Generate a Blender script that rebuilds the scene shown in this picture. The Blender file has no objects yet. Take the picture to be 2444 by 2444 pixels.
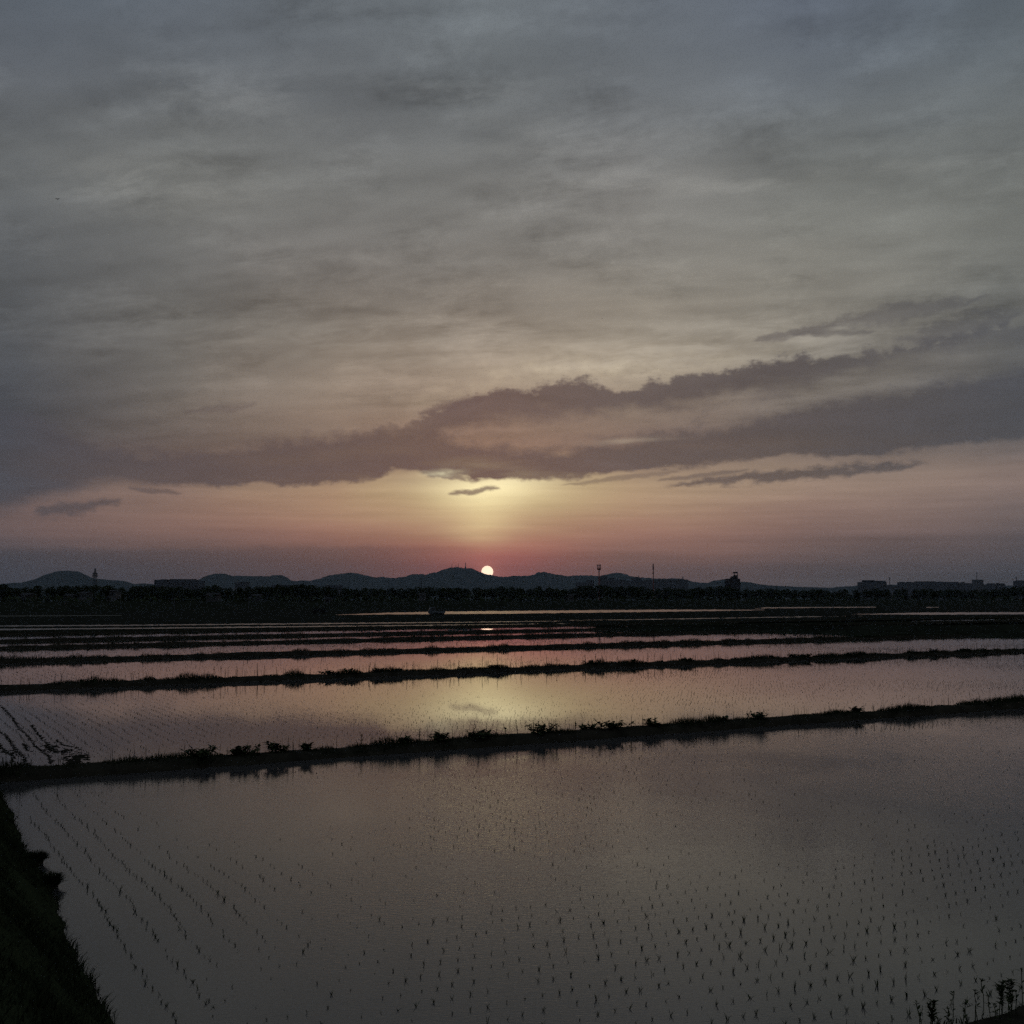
import bpy, bmesh, math, random
import numpy as np
from mathutils import Vector, Matrix

R = math.radians
rnd = random.Random(7)
rng = np.random.default_rng(11)
scene = bpy.context.scene
col = scene.collection

# ------------------------------------------------------------------ camera
CAMZ = 3.3
FPX = 2700.0                      # focal length in pixels of the 2444 px square photograph
TILT = math.atan(208.0 / FPX)     # the horizon lies 208 px below the middle
cam_d = bpy.data.cameras.new('camera')
cam_d.sensor_width = 36.0
cam_d.lens = 36.0 * FPX / 2444.0
cam_d.clip_start = 0.05
cam_d.clip_end = 60000.0
cam = bpy.data.objects.new('camera', cam_d)
cam.location = (0, 0, CAMZ)
cam.rotation_euler = (R(90) + TILT, 0, 0)
col.objects.link(cam)
scene.camera = cam

def ray(px, py):
    x = (px - 1222.0) / FPX
    u = (1222.0 - py) / FPX
    return Vector((x, math.cos(TILT) - u * math.sin(TILT), math.sin(TILT) + u * math.cos(TILT)))

def gp(px, py, z=0.0):
    d = ray(px, py)
    t = (z - CAMZ) / d.z
    return Vector((d.x * t, d.y * t, z))

def atd(px, py, dist):
    d = ray(px, py)
    t = dist / d.y
    return Vector((d.x * t, dist, CAMZ + d.z * t))

def azel(px, py):
    d = ray(px, py).normalized()
    return math.atan2(d.x, d.y), math.asin(d.z)

def lin(c):
    o = []
    for v in c[:3]:
        v = v / 255.0
        o.append(v / 12.92 if v <= 0.04045 else ((v + 0.055) / 1.055) ** 2.4)
    return (o[0], o[1], o[2], 1.0)

# ------------------------------------------------------------------ world: evening sky
SUN_AZ, SUN_EL = azel(1163, 1364.6)
world = bpy.data.worlds.new('World')
scene.world = world
world.use_nodes = True
world.cycles.sampling_method = 'NONE'      # a soft even sky needs no light sampling map
wn = world.node_tree
wn.nodes.clear()

class G:
    def __init__(s, nt):
        s.nt = nt
    def _in(s, sock, v):
        if isinstance(v, bpy.types.NodeSocket):
            s.nt.links.new(v, sock)
        elif v is not None:
            sock.default_value = v
    def m(s, op, a, b=None, c=None, clamp=False):
        n = s.nt.nodes.new('ShaderNodeMath'); n.operation = op; n.use_clamp = clamp
        s._in(n.inputs[0], a); s._in(n.inputs[1], b); s._in(n.inputs[2], c)
        return n.outputs[0]
    def vm(s, op, a, b=None):
        n = s.nt.nodes.new('ShaderNodeVectorMath'); n.operation = op
        s._in(n.inputs[0], a); s._in(n.inputs[1], b)
        return n.outputs['Value'] if op in ('DISTANCE', 'DOT_PRODUCT', 'LENGTH') else n.outputs[0]
    def xyz(s, x, y, z):
        n = s.nt.nodes.new('ShaderNodeCombineXYZ')
        s._in(n.inputs[0], x); s._in(n.inputs[1], y); s._in(n.inputs[2], z)
        return n.outputs[0]
    def sep(s, v):
        n = s.nt.nodes.new('ShaderNodeSeparateXYZ'); s._in(n.inputs[0], v)
        return n.outputs
    def mapr(s, x, a, b, c=0.0, d=1.0, smooth=True):
        n = s.nt.nodes.new('ShaderNodeMapRange')
        n.interpolation_type = 'SMOOTHSTEP' if smooth else 'LINEAR'
        for i, v in enumerate((x, a, b, c, d)):
            s._in(n.inputs[i], v)
        return n.outputs[0]
    def noise(s, vec, scale, detail=4.0, rough=0.5, dist=0.0, dim='3D'):
        n = s.nt.nodes.new('ShaderNodeTexNoise'); n.noise_dimensions = dim
        s._in(n.inputs['Vector'], vec)
        n.inputs['Scale'].default_value = scale; n.inputs['Detail'].default_value = detail
        n.inputs['Roughness'].default_value = rough; n.inputs['Distortion'].default_value = dist
        return n.outputs[0]
    def mix(s, f, a, b, mode='MIX'):
        n = s.nt.nodes.new('ShaderNodeMix'); n.data_type = 'RGBA'; n.blend_type = mode
        s._in(n.inputs['Factor'], f)
        s._in([i for i in n.inputs if i.name == 'A' and i.type == 'RGBA'][0], a)
        s._in([i for i in n.inputs if i.name == 'B' and i.type == 'RGBA'][0], b)
        return [o for o in n.outputs if o.type == 'RGBA'][0]
    def ramp(s, x, stops, interp='LINEAR'):
        n = s.nt.nodes.new('ShaderNodeValToRGB')
        r = n.color_ramp; r.interpolation = interp
        stops = sorted(stops, key=lambda t: t[0])
        while len(r.elements) < len(stops):
            r.elements.new(0.5)
        for e, (p, c) in zip(r.elements, stops):
            e.position = p
        for e, (p, c) in zip(r.elements, stops):
            e.position = p; e.color = c
        s._in(n.inputs[0], x)
        return n.outputs[0]
    def curve(s, x, pts):
        n = s.nt.nodes.new('ShaderNodeFloatCurve')
        c = n.mapping.curves[0]
        pts = sorted(pts)
        n.mapping.extend = 'HORIZONTAL'
        c.points[0].location = pts[0]
        c.points[1].location = pts[-1]
        for p in pts[1:-1]:
            c.points.new(p[0], p[1])
        for p in c.points:
            p.handle_type = 'AUTO_CLAMPED'
        n.mapping.update()
        s._in(n.inputs['Value'], x)
        return n.outputs[0]

g = G(wn)
tc = wn.nodes.new('ShaderNodeTexCoord')
D = g.vm('NORMALIZE', tc.outputs['Generated'])
dx, dy, dz = g.sep(D)
az = g.m('ARCTAN2', dx, dy)
el = g.m('MAXIMUM', g.m('ARCSINE', dz), 0.0)
VS = 0.62
# high cloud sheet: coordinates on a level plane overhead
den = g.m('ADD', g.m('MAXIMUM', dz, 0.0), 0.11)
qx = g.m('DIVIDE', dx, den)
qy = g.m('DIVIDE', dy, den)
ca, sa = math.cos(R(17)), math.sin(R(17))
along = g.m('ADD', g.m('MULTIPLY', qx, -ca), g.m('MULTIPLY', qy, sa))
across = g.m('ADD', g.m('MULTIPLY', qx, sa), g.m('MULTIPLY', qy, ca))
sheet = g.xyz(g.m('MULTIPLY', along, 0.42), g.m('MULTIPLY', across, 1.25), 3.1)
sheet2 = g.xyz(g.m('MULTIPLY', along, 0.6), g.m('MULTIPLY', across, 1.0), 7.7)
n_big = g.noise(sheet, 1.5, 3.0, 0.52, 0.7, '2D')
n_mid = g.noise(sheet2, 4.2, 3.0, 0.55, 0.0, '2D')
ae = g.xyz(az, g.m('MULTIPLY', el, 2.1), 0.0)
ae_flat = g.xyz(az, g.m('MULTIPLY', el, 7.0), 0.7)
n_edge = g.noise(ae, 34.0, 4.0, 0.55, 0.0, '2D')
n_edge_big = g.noise(ae, 9.0, 2.0, 0.5, 0.0, '2D')
n_streak = g.noise(ae_flat, 7.0, 4.0, 0.5, 0.0, '2D')
n_fine = g.noise(g.xyz(az, g.m('MULTIPLY', el, 1.5), 4.0), 70.0, 3.0, 0.6, 0.0, '2D')
wisp = g.xyz(g.m('MULTIPLY', along, 0.55), g.m('MULTIPLY', across, 1.0), 1.3)
n_wisp = g.noise(wisp, 8.5, 5.0, 0.64, 0.2, '2D')

COLX = [0, 400, 800, 1160, 1500, 1950, 2444]
TABLE = [
 (0,    [(92,102,112), (98,106,116), (108,115,121), (112,119,124), (103,110,118), (90,98,111), (88,97,106)]),
 (250,  [(98,103,111), (104,109,114), (112,116,120), (112,117,120), (108,113,117), (100,107,114), (98,106,112)]),
 (450,  [(108,111,111), (120,121,117), (122,123,120), (125,125,122), (133,132,129), (122,124,120), (112,115,113)]),
 (620,  [(95,98,101), (104,105,105), (112,110,108), (120,118,114), (122,120,115), (116,116,111), (106,108,104)]),
 (800,  [(90,93,96), (105,104,101), (128,120,110), (138,128,116), (145,137,124), (135,130,120), (105,106,103)]),
 (950,  [(72,76,83), (104,100,96), (136,123,111), (138,122,108), (138,124,111), (118,111,104), (94,95,97)]),
 (1040, [(68,72,80), (100,93,90), (138,119,107), (142,116,103), (118,102,96), (97,92,91), (88,88,91)]),
 (1085, [(76,79,86), (98,88,87), (125,106,98), (146,118,104), (122,103,97), (104,96,94), (92,91,93)]),
 (1150, [(90,85,88), (130,112,104), (165,140,118), (190,172,130), (182,160,132), (160,140,125), (140,122,114)]),
 (1200, [(108,95,95), (140,116,106), (168,140,115), (190,175,130), (175,150,122), (152,128,116), (128,112,108)]),
 (1260, [(112,94,93), (142,112,104), (165,124,110), (182,146,118), (165,126,112), (138,112,106), (108,98,98)]),
 (1310, [(92,84,88), (112,92,90), (132,98,93), (165,108,98), (140,105,98), (112,95,93), (90,84,87)]),
 (1350, [(75,74,79), (84,78,80), (98,82,83), (150,90,90), (115,92,90), (92,84,85), (76,75,79)]),
 (1400, [(70,71,77), (78,75,79), (90,78,80), (130,85,86), (100,86,86), (84,80,82), (70,71,75)]),
 (1430, [(68,70,76), (76,74,78), (88,77,79), (122,83,85), (97,84,85), (82,79,81), (68,70,74)]),
]
elw = g.m('ADD', el, g.m('MULTIPLY', g.m('SUBTRACT', n_streak, 0.5), 0.018))
v = g.m('DIVIDE', elw, VS)
azw = g.m('ADD', az, g.m('MULTIPLY', g.m('SUBTRACT', n_edge_big, 0.5), 0.05))
colour = None
for i, cx in enumerate(COLX):
    stops = []
    for (py, cs) in TABLE:
        stops.append((max(0.0, azel(1222, py)[1] / VS), lin(cs[i])))
    stops.append((1.0, lin([a * 0.6 + b * 0.4 for a, b in zip(TABLE[0][1][i], (92, 101, 112))])))
    c = g.ramp(v, stops, 'B_SPLINE')
    if colour is None:
        colour = c
    else:
        f = g.mapr(azw, azel(COLX[i - 1], 1222)[0], azel(cx, 1222)[0], 0.0, 1.0, False)
        colour = g.mix(f, colour, c)
# thin high cloud: brighter and duller wisps
wgt = g.mapr(el, 0.06, 0.22)
var = g.m('ADD', g.m('MULTIPLY', g.m('SUBTRACT', n_big, 0.47), 0.92), g.m('MULTIPLY', g.m('SUBTRACT', n_mid, 0.48), 0.50))
mott = g.m('MULTIPLY', g.m('ADD', g.m('MULTIPLY', g.m('SUBTRACT', n_wisp, 0.5), 0.75), g.m('MULTIPLY', g.m('SUBTRACT', n_fine, 0.5), 0.22)), g.mapr(n_edge_big, 0.38, 0.62, 0.25, 1.15))
var = g.m('ADD', var, mott)
var = g.m('ADD', 1.0, g.m('MULTIPLY', var, g.m('ADD', g.m('MULTIPLY', wgt, 0.9), 0.10)))
colour = g.mix(1.0, colour, g.xyz(var, var, var), 'MULTIPLY')
n_level = g.noise(g.xyz(az, g.m('MULTIPLY', el, 24.0), 0.0), 5.5, 3.0, 0.55, 0.0, '2D')
lv = g.m('ADD', 1.0, g.m('MULTIPLY', g.m('MULTIPLY', g.m('SUBTRACT', n_level, 0.5), g.mapr(el, 0.16, 0.08)), 0.38))
colour = g.mix(1.0, colour, g.xyz(lv, lv, lv), 'MULTIPLY')

def gauss(px, py, sx, sy):
    a0, e0 = azel(px, py)
    a = g.m('DIVIDE', g.m('SUBTRACT', az, a0), sx / FPX)
    e = g.m('DIVIDE', g.m('SUBTRACT', elw, e0), sy / FPX)
    q = g.m('ADD', g.m('MULTIPLY', a, a), g.m('MULTIPLY', e, e))
    return g.m('EXPONENT', g.m('MULTIPLY', q, -1.0))

def add_glow(colour, w, c):
    n = wn.nodes.new('ShaderNodeVectorMath'); n.operation = 'SCALE'
    n.inputs[0].default_value = c[:3]
    g._in(n.inputs['Scale'], w)
    return g.mix(1.0, colour, n.outputs[0], 'ADD')

colour = add_glow(colour, gauss(1175, 1150, 150, 34), (0.46, 0.445, 0.275))
colour = add_glow(colour, gauss(1160, 1195, 115, 52), (0.28, 0.25, 0.14))
colour = add_glow(colour, gauss(1150, 1185, 430, 45), (0.045, 0.028, 0.014))
colour = add_glow(colour, gauss(1155, 1255, 75, 34), (0.17, 0.17, 0.075))
colour = add_glow(colour, gauss(1180, 1330, 130, 55), (0.075, 0.010, 0.014))
colour = add_glow(colour, gauss(1420, 870, 330, 60), (0.05, 0.045, 0.03))

for (px_, py_, sx_, sy_, k_) in ((900, 800, 430, 55, 0.075), (1650, 835, 320, 60, 0.085), (1560, 440, 260, 26, 0.07), (330, 440, 260, 45, 0.055),
                                 (600, 235, 190, 60, 0.045), (1080, 215, 200, 22, 0.04), (2000, 415, 330, 16, 0.05), (700, 615, 160, 14, 0.035), (1250, 330, 200, 60, 0.035)):
    colour = add_glow(colour, g.m('MULTIPLY', gauss(px_, py_, sx_, sy_), g.mapr(n_wisp, 0.32, 0.68)), (k_ * 0.75, k_ * 0.72, k_ * 0.64))
# dark cloud banks: lower and upper edges over the compass, ragged by noise
def edge(pts):
    return g.m('MULTIPLY', g.curve(g.m('DIVIDE', g.m('ADD', az, 0.6), 1.2),
               [((azel(x, 1222)[0] + 0.6) / 1.2, max(0.0, azel(x, y)[1]) / VS) for x, y in pts]), VS)
def bank(lo, hi, soft_lo, soft_hi, rag_lo, rag_hi):
    el_lo, el_hi = edge(lo), edge(hi)
    ne = g.m('SUBTRACT', n_edge, 0.5)
    nb = g.m('SUBTRACT', n_edge_big, 0.5)
    nf = g.m('SUBTRACT', n_fine, 0.5)
    r1 = g.m('ADD', g.m('MULTIPLY', ne, rag_lo / FPX), g.m('ADD', g.m('MULTIPLY', nb, rag_lo * 0.5 / FPX), g.m('MULTIPLY', nf, rag_lo * 0.4 / FPX)))
    r2 = g.m('ADD', g.m('MULTIPLY', ne, rag_hi / FPX), g.m('ADD', g.m('MULTIPLY', nb, rag_hi * 0.5 / FPX), g.m('MULTIPLY', nf, rag_hi * 0.75 / FPX)))
    a = g.m('ADD', g.m('SUBTRACT', el, el_lo), r1)
    b = g.m('ADD', g.m('SUBTRACT', el_hi, el), r2)
    return g.m('MULTIPLY', g.mapr(a, g.m('MULTIPLY', soft_lo, -1.0 / FPX), g.m('MULTIPLY', soft_lo, 1.0 / FPX)), g.mapr(b, -soft_hi / FPX, soft_hi / FPX)), b

lowlo = [(-400, 1240), (0, 1218), (130, 1182), (270, 1150), (420, 1163), (560, 1155), (680, 1158), (800, 1150), (900, 1136),
         (1000, 1126), (1060, 1140), (1150, 1146), (1280, 1143), (1350, 1145), (1450, 1130), (1600, 1116), (1750, 1102),
         (1900, 1091), (2080, 1090), (2200, 1074), (2320, 1056), (2444, 1045), (2800, 1000)]
lowhi = [(-400, 960), (0, 985), (300, 1075), (560, 1068), (640, 1050), (760, 1042), (950, 1024), (1040, 1040), (1150, 1068), (1280, 1072),
         (1440, 1050), (1700, 1018), (2000, 962), (2444, 885), (2800, 830)]
uplo = [(-400, 1100), (700, 1065), (1000, 1040), (1200, 1002), (1400, 990), (1700, 952), (1950, 906), (2200, 852), (2444, 815), (2800, 760)]
uphi = [(-400, 1120), (700, 1060), (950, 1010), (1040, 985), (1100, 958), (1200, 930), (1300, 915), (1370, 905), (1480, 925), (1600, 905),
        (1750, 880), (1900, 855), (2050, 850), (2150, 828), (2300, 800), (2444, 775), (2800, 720)]
mL, _ = bank(lowlo, lowhi, g.mapr(az, azel(150, 1222)[0], azel(560, 1222)[0], 26.0, 8.0), 22, 34, 46)
mU, rimU = bank([(x_, y_ + 4) for x_, y_ in uplo], uphi, 34, 11, 60, 60)
dark = g.ramp(g.m('DIVIDE', g.m('ADD', az, 0.6), 1.2), [((azel(x, 1222)[0] + 0.6) / 1.2, lin(c)) for x, c in (
    (0, (70, 73, 82)), (400, (85, 77, 80)), (800, (92, 80, 81)), (1160, (98, 83, 83)), (1500, (91, 83, 84)), (1950, (83, 79, 81)), (2444, (76, 78, 84)))])
dvar = g.m('ADD', 1.0, g.m('ADD', g.m('MULTIPLY', g.m('SUBTRACT', n_streak, 0.5), 0.5), g.m('MULTIPLY', g.m('SUBTRACT', n_edge, 0.5), 0.22)))
dark = g.mix(1.0, dark, g.xyz(dvar, dvar, dvar), 'MULTIPLY')
# bright upper rim of the upper bank
rim = g.m('EXPONENT', g.m('MULTIPLY', g.m('ABSOLUTE', g.m('ADD', rimU, 22 / FPX)), -FPX / 26.0))
rim = g.m('MULTIPLY', rim, g.m('MULTIPLY', g.mapr(az, azel(850, 1222)[0], azel(1150, 1222)[0]), g.mapr(az, azel(2100, 1222)[0], azel(1500, 1222)[0])))
colour = add_glow(colour, g.m('MULTIPLY', rim, n_edge), (0.15, 0.13, 0.085))
opU = g.m('MULTIPLY', mU, g.mapr(az, azel(780, 1222)[0], azel(1080, 1222)[0], 0.0, 0.92))
opU = g.m('MULTIPLY', opU, g.mapr(az, azel(1800, 1222)[0], azel(2500, 1222)[0], 1.0, 0.55))
colour = g.mix(opU, colour, dark)
opL = g.m('MULTIPLY', mL, g.m('ADD', 0.93, g.m('MULTIPLY', g.m('SUBTRACT', n_streak, 0.5), 0.7)), clamp=True)
colour = g.mix(opL, colour, dark)

# dusky haze bank low over the hills, left of the sun
mH, _ = bank([(-400, 1460), (1222, 1460), (2800, 1460)], [(-400, 1318), (0, 1314), (500, 1308), (900, 1304), (1080, 1308), (1222, 1330), (1400, 1390), (2800, 1420)], 4.0, 10, 6, 12)
duskc = g.ramp(g.m('DIVIDE', g.m('ADD', az, 0.6), 1.2), [((azel(x, 1222)[0] + 0.6) / 1.2, lin(c)) for x, c in (
    (0, (68, 69, 76)), (400, (78, 72, 76)), (800, (92, 76, 78)), (1160, (118, 78, 80)), (1500, (105, 86, 86)))])
colour = g.mix(g.m('MULTIPLY', mH, g.mapr(az, azel(1250, 1222)[0], azel(850, 1222)[0], 0.0, 0.62)), colour, duskc)
# small separate clouds
def streak(x0, y0, x1, y1, th, op):
    global colour
    a0, e0 = azel(x0, y0); a1, e1 = azel(x1, y1)
    f = g.mapr(az, a0, a1, 0.0, 1.0, False)
    mid = g.mapr(az, a0, a1, e0, e1, False)
    wid = g.m('MULTIPLY', g.m('SQRT', g.m('MAXIMUM', g.m('MULTIPLY', f, g.m('SUBTRACT', 1.0, f)), 0.0)), 2.0 * th / FPX)
    dist = g.m('ABSOLUTE', g.m('ADD', g.m('SUBTRACT', el, mid), g.m('ADD', g.m('MULTIPLY', g.m('SUBTRACT', n_edge, 0.5), 2.2 * th / FPX), g.m('MULTIPLY', g.m('SUBTRACT', n_fine, 0.5), 1.5 * th / FPX))))
    mk = g.mapr(g.m('SUBTRACT', wid, dist), -0.35 * th / FPX, 0.75 * th / FPX)
    mk = g.m('MULTIPLY', mk, g.m('MULTIPLY', g.mapr(f, 0.0, 0.08), g.mapr(f, 1.0, 0.9)))
    colour = g.mix(g.m('MULTIPLY', mk, op), colour, dark)
streak(1570, 1158, 2240, 1103, 15, 0.85)
streak(1560, 1146, 1800, 1120, 6, 0.6)
streak(70, 1224, 300, 1200, 15, 0.75)
streak(1065, 1178, 1200, 1166, 8, 0.8)
streak(1330, 1158, 1640, 1122, 7, 0.5)
streak(980, 1112, 1120, 1150, 8, 0.7)
streak(990, 990, 1170, 945, 12, 0.7)
streak(1790, 815, 2010, 775, 13, 0.6)
streak(1960, 775, 2380, 705, 22, 0.5)
streak(2120, 830, 2460, 740, 26, 0.5)
streak(1880, 800, 2100, 790, 9, 0.5)
streak(430, 985, 620, 965, 9, 0.35)
streak(300, 1165, 440, 1178, 7, 0.6)
glint = g.m('MULTIPLY', gauss(1500, 1050, 95, 7), n_fine)
colour = add_glow(colour, glint, (0.22, 0.19, 0.13))
colour = add_glow(colour, g.m('MULTIPLY', gauss(1055, 1124, 45, 6), n_fine), (0.7, 0.68, 0.42))
colour = add_glow(colour, g.m('MULTIPLY', gauss(1420, 880, 190, 18), n_fine), (0.09, 0.085, 0.06))

# the clear sky above and behind the cloud
sky = wn.nodes.new('ShaderNodeTexSky')
sky.sky_type = 'NISHITA'
sky.sun_disc = False
sky.sun_elevation = SUN_EL
sky.sun_rotation = SUN_AZ
sky.altitude = 10
sky.dust_density = 3.0
sk = wn.nodes.new('ShaderNodeVectorMath'); sk.operation = 'SCALE'
wn.links.new(sky.outputs[0], sk.inputs[0]); sk.inputs['Scale'].default_value = 0.10
colour = g.mix(0.04, colour, sk.outputs[0])

# the sun's disc
S = Vector((math.sin(SUN_AZ) * math.cos(SUN_EL), math.cos(SUN_AZ) * math.cos(SUN_EL), math.sin(SUN_EL)))
sd = g.vm('DISTANCE', D, tuple(S))
disc = g.mapr(sd, 14.6 / FPX, 13.4 / FPX)
colour = add_glow(colour, g.m('EXPONENT', g.m('MULTIPLY', sd, -FPX / 16.0)), (0.25, 0.10, 0.06))
colour = add_glow(colour, disc, (1.6, 1.3, 0.92))
bg = wn.nodes.new('ShaderNodeBackground')
bg.inputs['Strength'].default_value = 1.0
wn.links.new(colour, bg.inputs['Color'])
wo = wn.nodes.new('ShaderNodeOutputWorld')
wn.links.new(bg.outputs[0], wo.inputs['Surface'])

# low evening sun, almost set
sun_d = bpy.data.lights.new('sun', 'SUN')
sun_d.energy = 0.0001      # as bright as the hazy disc in the sky, almost nothing
sun_d.angle = R(0.6)
sun_d.color = (1.0, 0.55, 0.36)
sun_o = bpy.data.objects.new('sun', sun_d)
sun_o.rotation_euler = (-S).to_track_quat('-Z', 'Y').to_euler()
sun_o.location = (0, 0, 50)
col.objects.link(sun_o)

vs = scene.view_settings
vs.view_transform = 'Standard'
vs.look = 'None'
vs.exposure = 0.0
vs.gamma = 1.0
vs.use_curve_mapping = False
scene.render.engine = 'CYCLES'
scene.cycles.max_bounces = 3
scene.cycles.diffuse_bounces = 1
scene.cycles.glossy_bounces = 2
scene.cycles.volume_bounces = 1
scene.cycles.use_adaptive_sampling = True
scene.cycles.adaptive_threshold = 0.02
scene.cycles.adaptive_min_samples = 10
scene.cycles.use_denoising = False
scene.cycles.sample_clamp_indirect = 0.5
scene.cycles.caustics_reflective = False
scene.cycles.caustics_refractive = False

# ------------------------------------------------------------------ materials
def mat(name, base, rough=0.9, vary=0.35, scale=3.0, spec=0.0):
    m = bpy.data.materials.new(name); m.use_nodes = True
    nt = m.node_tree
    b = nt.nodes['Principled BSDF']
    b.inputs['Roughness'].default_value = rough
    b.inputs['Specular IOR Level'].default_value = spec
    k = G(nt)
    t = nt.nodes.new('ShaderNodeTexCoord')
    n = k.noise(t.outputs['Object'], scale, 5.0, 0.6)
    c = k.ramp(n, [(0.25, tuple(x * (1 - vary) for x in base) + (1,)), (0.75, tuple(x * (1 + vary) for x in base) + (1,))])
    nt.links.new(c, b.inputs['Base Color'])
    return m

def water_mat(name, strength, scale, ang=30.0, stretch=3.0, rough=0.0, patch=None, base=(0.058, 0.055, 0.057)):
    m = bpy.data.materials.new(name); m.use_nodes = True
    nt = m.node_tree
    b = nt.nodes['Principled BSDF']
    b.inputs['Base Color'].default_value = base + (1,)
    b.inputs['Roughness'].default_value = rough
    b.inputs['IOR'].default_value = 1.42
    b.inputs['Specular IOR Level'].default_value = 0.5
    k = G(nt)
    t = nt.nodes.new('ShaderNodeTexCoord')
    mp = nt.nodes.new('ShaderNodeMapping')
    nt.links.new(t.outputs['Object'], mp.inputs[0])
    mp.inputs['Rotation'].default_value = (0, 0, R(ang))
    mp.inputs['Scale'].default_value = (1.0, stretch, 1.0)
    n1 = k.noise(mp.outputs[0], scale, 2.0, 0.5, 0.6)
    n2 = k.noise(t.outputs['Object'], scale * 0.17, 3.0, 0.5, 0.3)
    hgt = k.m('ADD', n1, k.m('MULTIPLY', n2, 1.2))
    bp = nt.nodes.new('ShaderNodeBump')
    bp.inputs['Distance'].default_value = 0.01
    nt.links.new(hgt, bp.inputs['Height'])
    wind = k.mapr(k.noise(t.outputs['Object'], 0.16, 3.0, 0.55, 0.4), 0.36, 0.66, 0.35, 1.25)
    if patch:     # a cat's-paw of wind: centre, radii
        (cx, cy), (ra, rb) = patch
        p = k.sep(t.outputs['Object'])
        a = k.m('DIVIDE', k.m('SUBTRACT', p[0], cx), ra)
        c = k.m('DIVIDE', k.m('SUBTRACT', p[1], cy), rb)
        e = k.m('EXPONENT', k.m('MULTIPLY', k.m('ADD', k.m('MULTIPLY', a, a), k.m('MULTIPLY', c, c)), -1.0))
        wind = k.m('ADD', wind, k.m('MULTIPLY', e, 0.4))
        n3 = k.noise(mp.outputs[0], scale * 0.6, 2.0, 0.5, 0.4)
        hgt = k.m('ADD', hgt, k.m('MULTIPLY', k.m('MULTIPLY', n3, e), 2.6))
        nt.links.new(hgt, bp.inputs['Height'])
    nt.links.new(k.m('MULTIPLY', wind, strength), bp.inputs['Strength'])
    nt.links.new(bp.outputs[0], b.inputs['Normal'])
    return m

M = dict(
    earth=mat('field_earth', (0.024, 0.025, 0.020), 1.0, 0.4, 0.15),
    mud=mat('dike_mud', (0.032, 0.029, 0.022), 0.95, 0.45, 2.5),
    grass=mat('grass_green', (0.027, 0.034, 0.018), 0.85, 0.4, 1.2),
    fargrass=mat('far_shaded_grass', (0.022, 0.025, 0.018), 1.0, 0.4, 0.4),  # base darkened to include the self-shade between blades that smooth banks lack
    weed=mat('weed_green', (0.040, 0.050, 0.024), 0.8, 0.3, 6.0),
    rice=mat('rice_green', (0.040, 0.055, 0.022), 0.8, 0.25, 6.0),
    straw=mat('wet_straw', (0.026, 0.023, 0.018), 0.9, 0.3, 4.0),
    leaf=mat('tree_leaf', (0.036, 0.046, 0.024), 0.9, 0.35, 0.6),
    bark=mat('tree_bark', (0.045, 0.036, 0.028), 0.95, 0.3, 2.0),
    forest=mat('hill_forest', (0.034, 0.044, 0.034), 1.0, 0.35, 0.02),
    concrete=mat('concrete', (0.075, 0.078, 0.085), 0.9, 0.2, 0.3),
    darkwall=mat('dark_cladding', (0.05, 0.05, 0.055), 0.9, 0.2, 0.3),
    pale=mat('pale_plaster', (0.10, 0.10, 0.105), 0.9, 0.15, 0.4),
    roof=mat('roof_tile', (0.06, 0.06, 0.065), 0.8, 0.2, 0.5),
    glass=mat('dark_glass', (0.05, 0.055, 0.06), 0.3, 0.1, 1.0, 0.2),
    steel=mat('grey_steel', (0.06, 0.06, 0.06), 0.7, 0.2, 1.0, 0.1),
    redsteel=mat('red_steel', (0.20, 0.06, 0.045), 0.6, 0.2, 1.0, 0.4),
    white=mat('white_paint', (0.08, 0.10, 0.12), 0.5, 0.08, 2.0, 0.4),
    rubber=mat('rubber', (0.02, 0.02, 0.02), 0.9, 0.2, 2.0),
    feather=mat('dark_feather', (0.03, 0.03, 0.03), 0.9, 0.2, 5.0),
    path=mat('pale_path', (0.22, 0.21, 0.18), 0.95, 0.3, 0.5),
)

# ------------------------------------------------------------------ mesh helpers
def link(name, me, m=None, parent=None):
    o = bpy.data.objects.new(name, me)
    if m is not None and me is not None and len(me.materials) == 0:
        me.materials.append(m)
    if parent is not None:
        o.parent = parent
    col.objects.link(o)
    return o

def np_mesh(name, verts, tris):
    verts = np.asarray(verts, dtype=np.float32).reshape(-1, 3)
    tris = np.asarray(tris, dtype=np.int32).reshape(-1, 3)
    me = bpy.data.meshes.new(name)
    me.vertices.add(len(verts)); me.vertices.foreach_set('co', verts.ravel())
    me.loops.add(len(tris) * 3); me.loops.foreach_set('vertex_index', tris.ravel())
    me.polygons.add(len(tris))
    me.polygons.foreach_set('loop_start', np.arange(0, len(tris) * 3, 3, dtype=np.int32))
    me.polygons.foreach_set('loop_total', np.full(len(tris), 3, dtype=np.int32))
    me.update(); me.validate()
    return me

def bm_mesh(name, bm):
    me = bpy.data.meshes.new(name)
    bm.normal_update(); bm.to_mesh(me); bm.free()
    return me

def box(bm, x0, x1, y0, y1, z0, z1, taper=0.0):
    vs_ = []
    for z, t in ((z0, 0.0), (z1, taper)):
        for x, y in ((x0 + t, y0 + t), (x1 - t, y0 + t), (x1 - t, y1 - t), (x0 + t, y1 - t)):
            vs_.append(bm.verts.new((x, y, z)))
    for f in ((3, 2, 1, 0), (4, 5, 6, 7), (0, 1, 5, 4), (1, 2, 6, 5), (2, 3, 7, 6), (3, 0, 4, 7)):
        bm.faces.new([vs_[i] for i in f])

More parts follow.
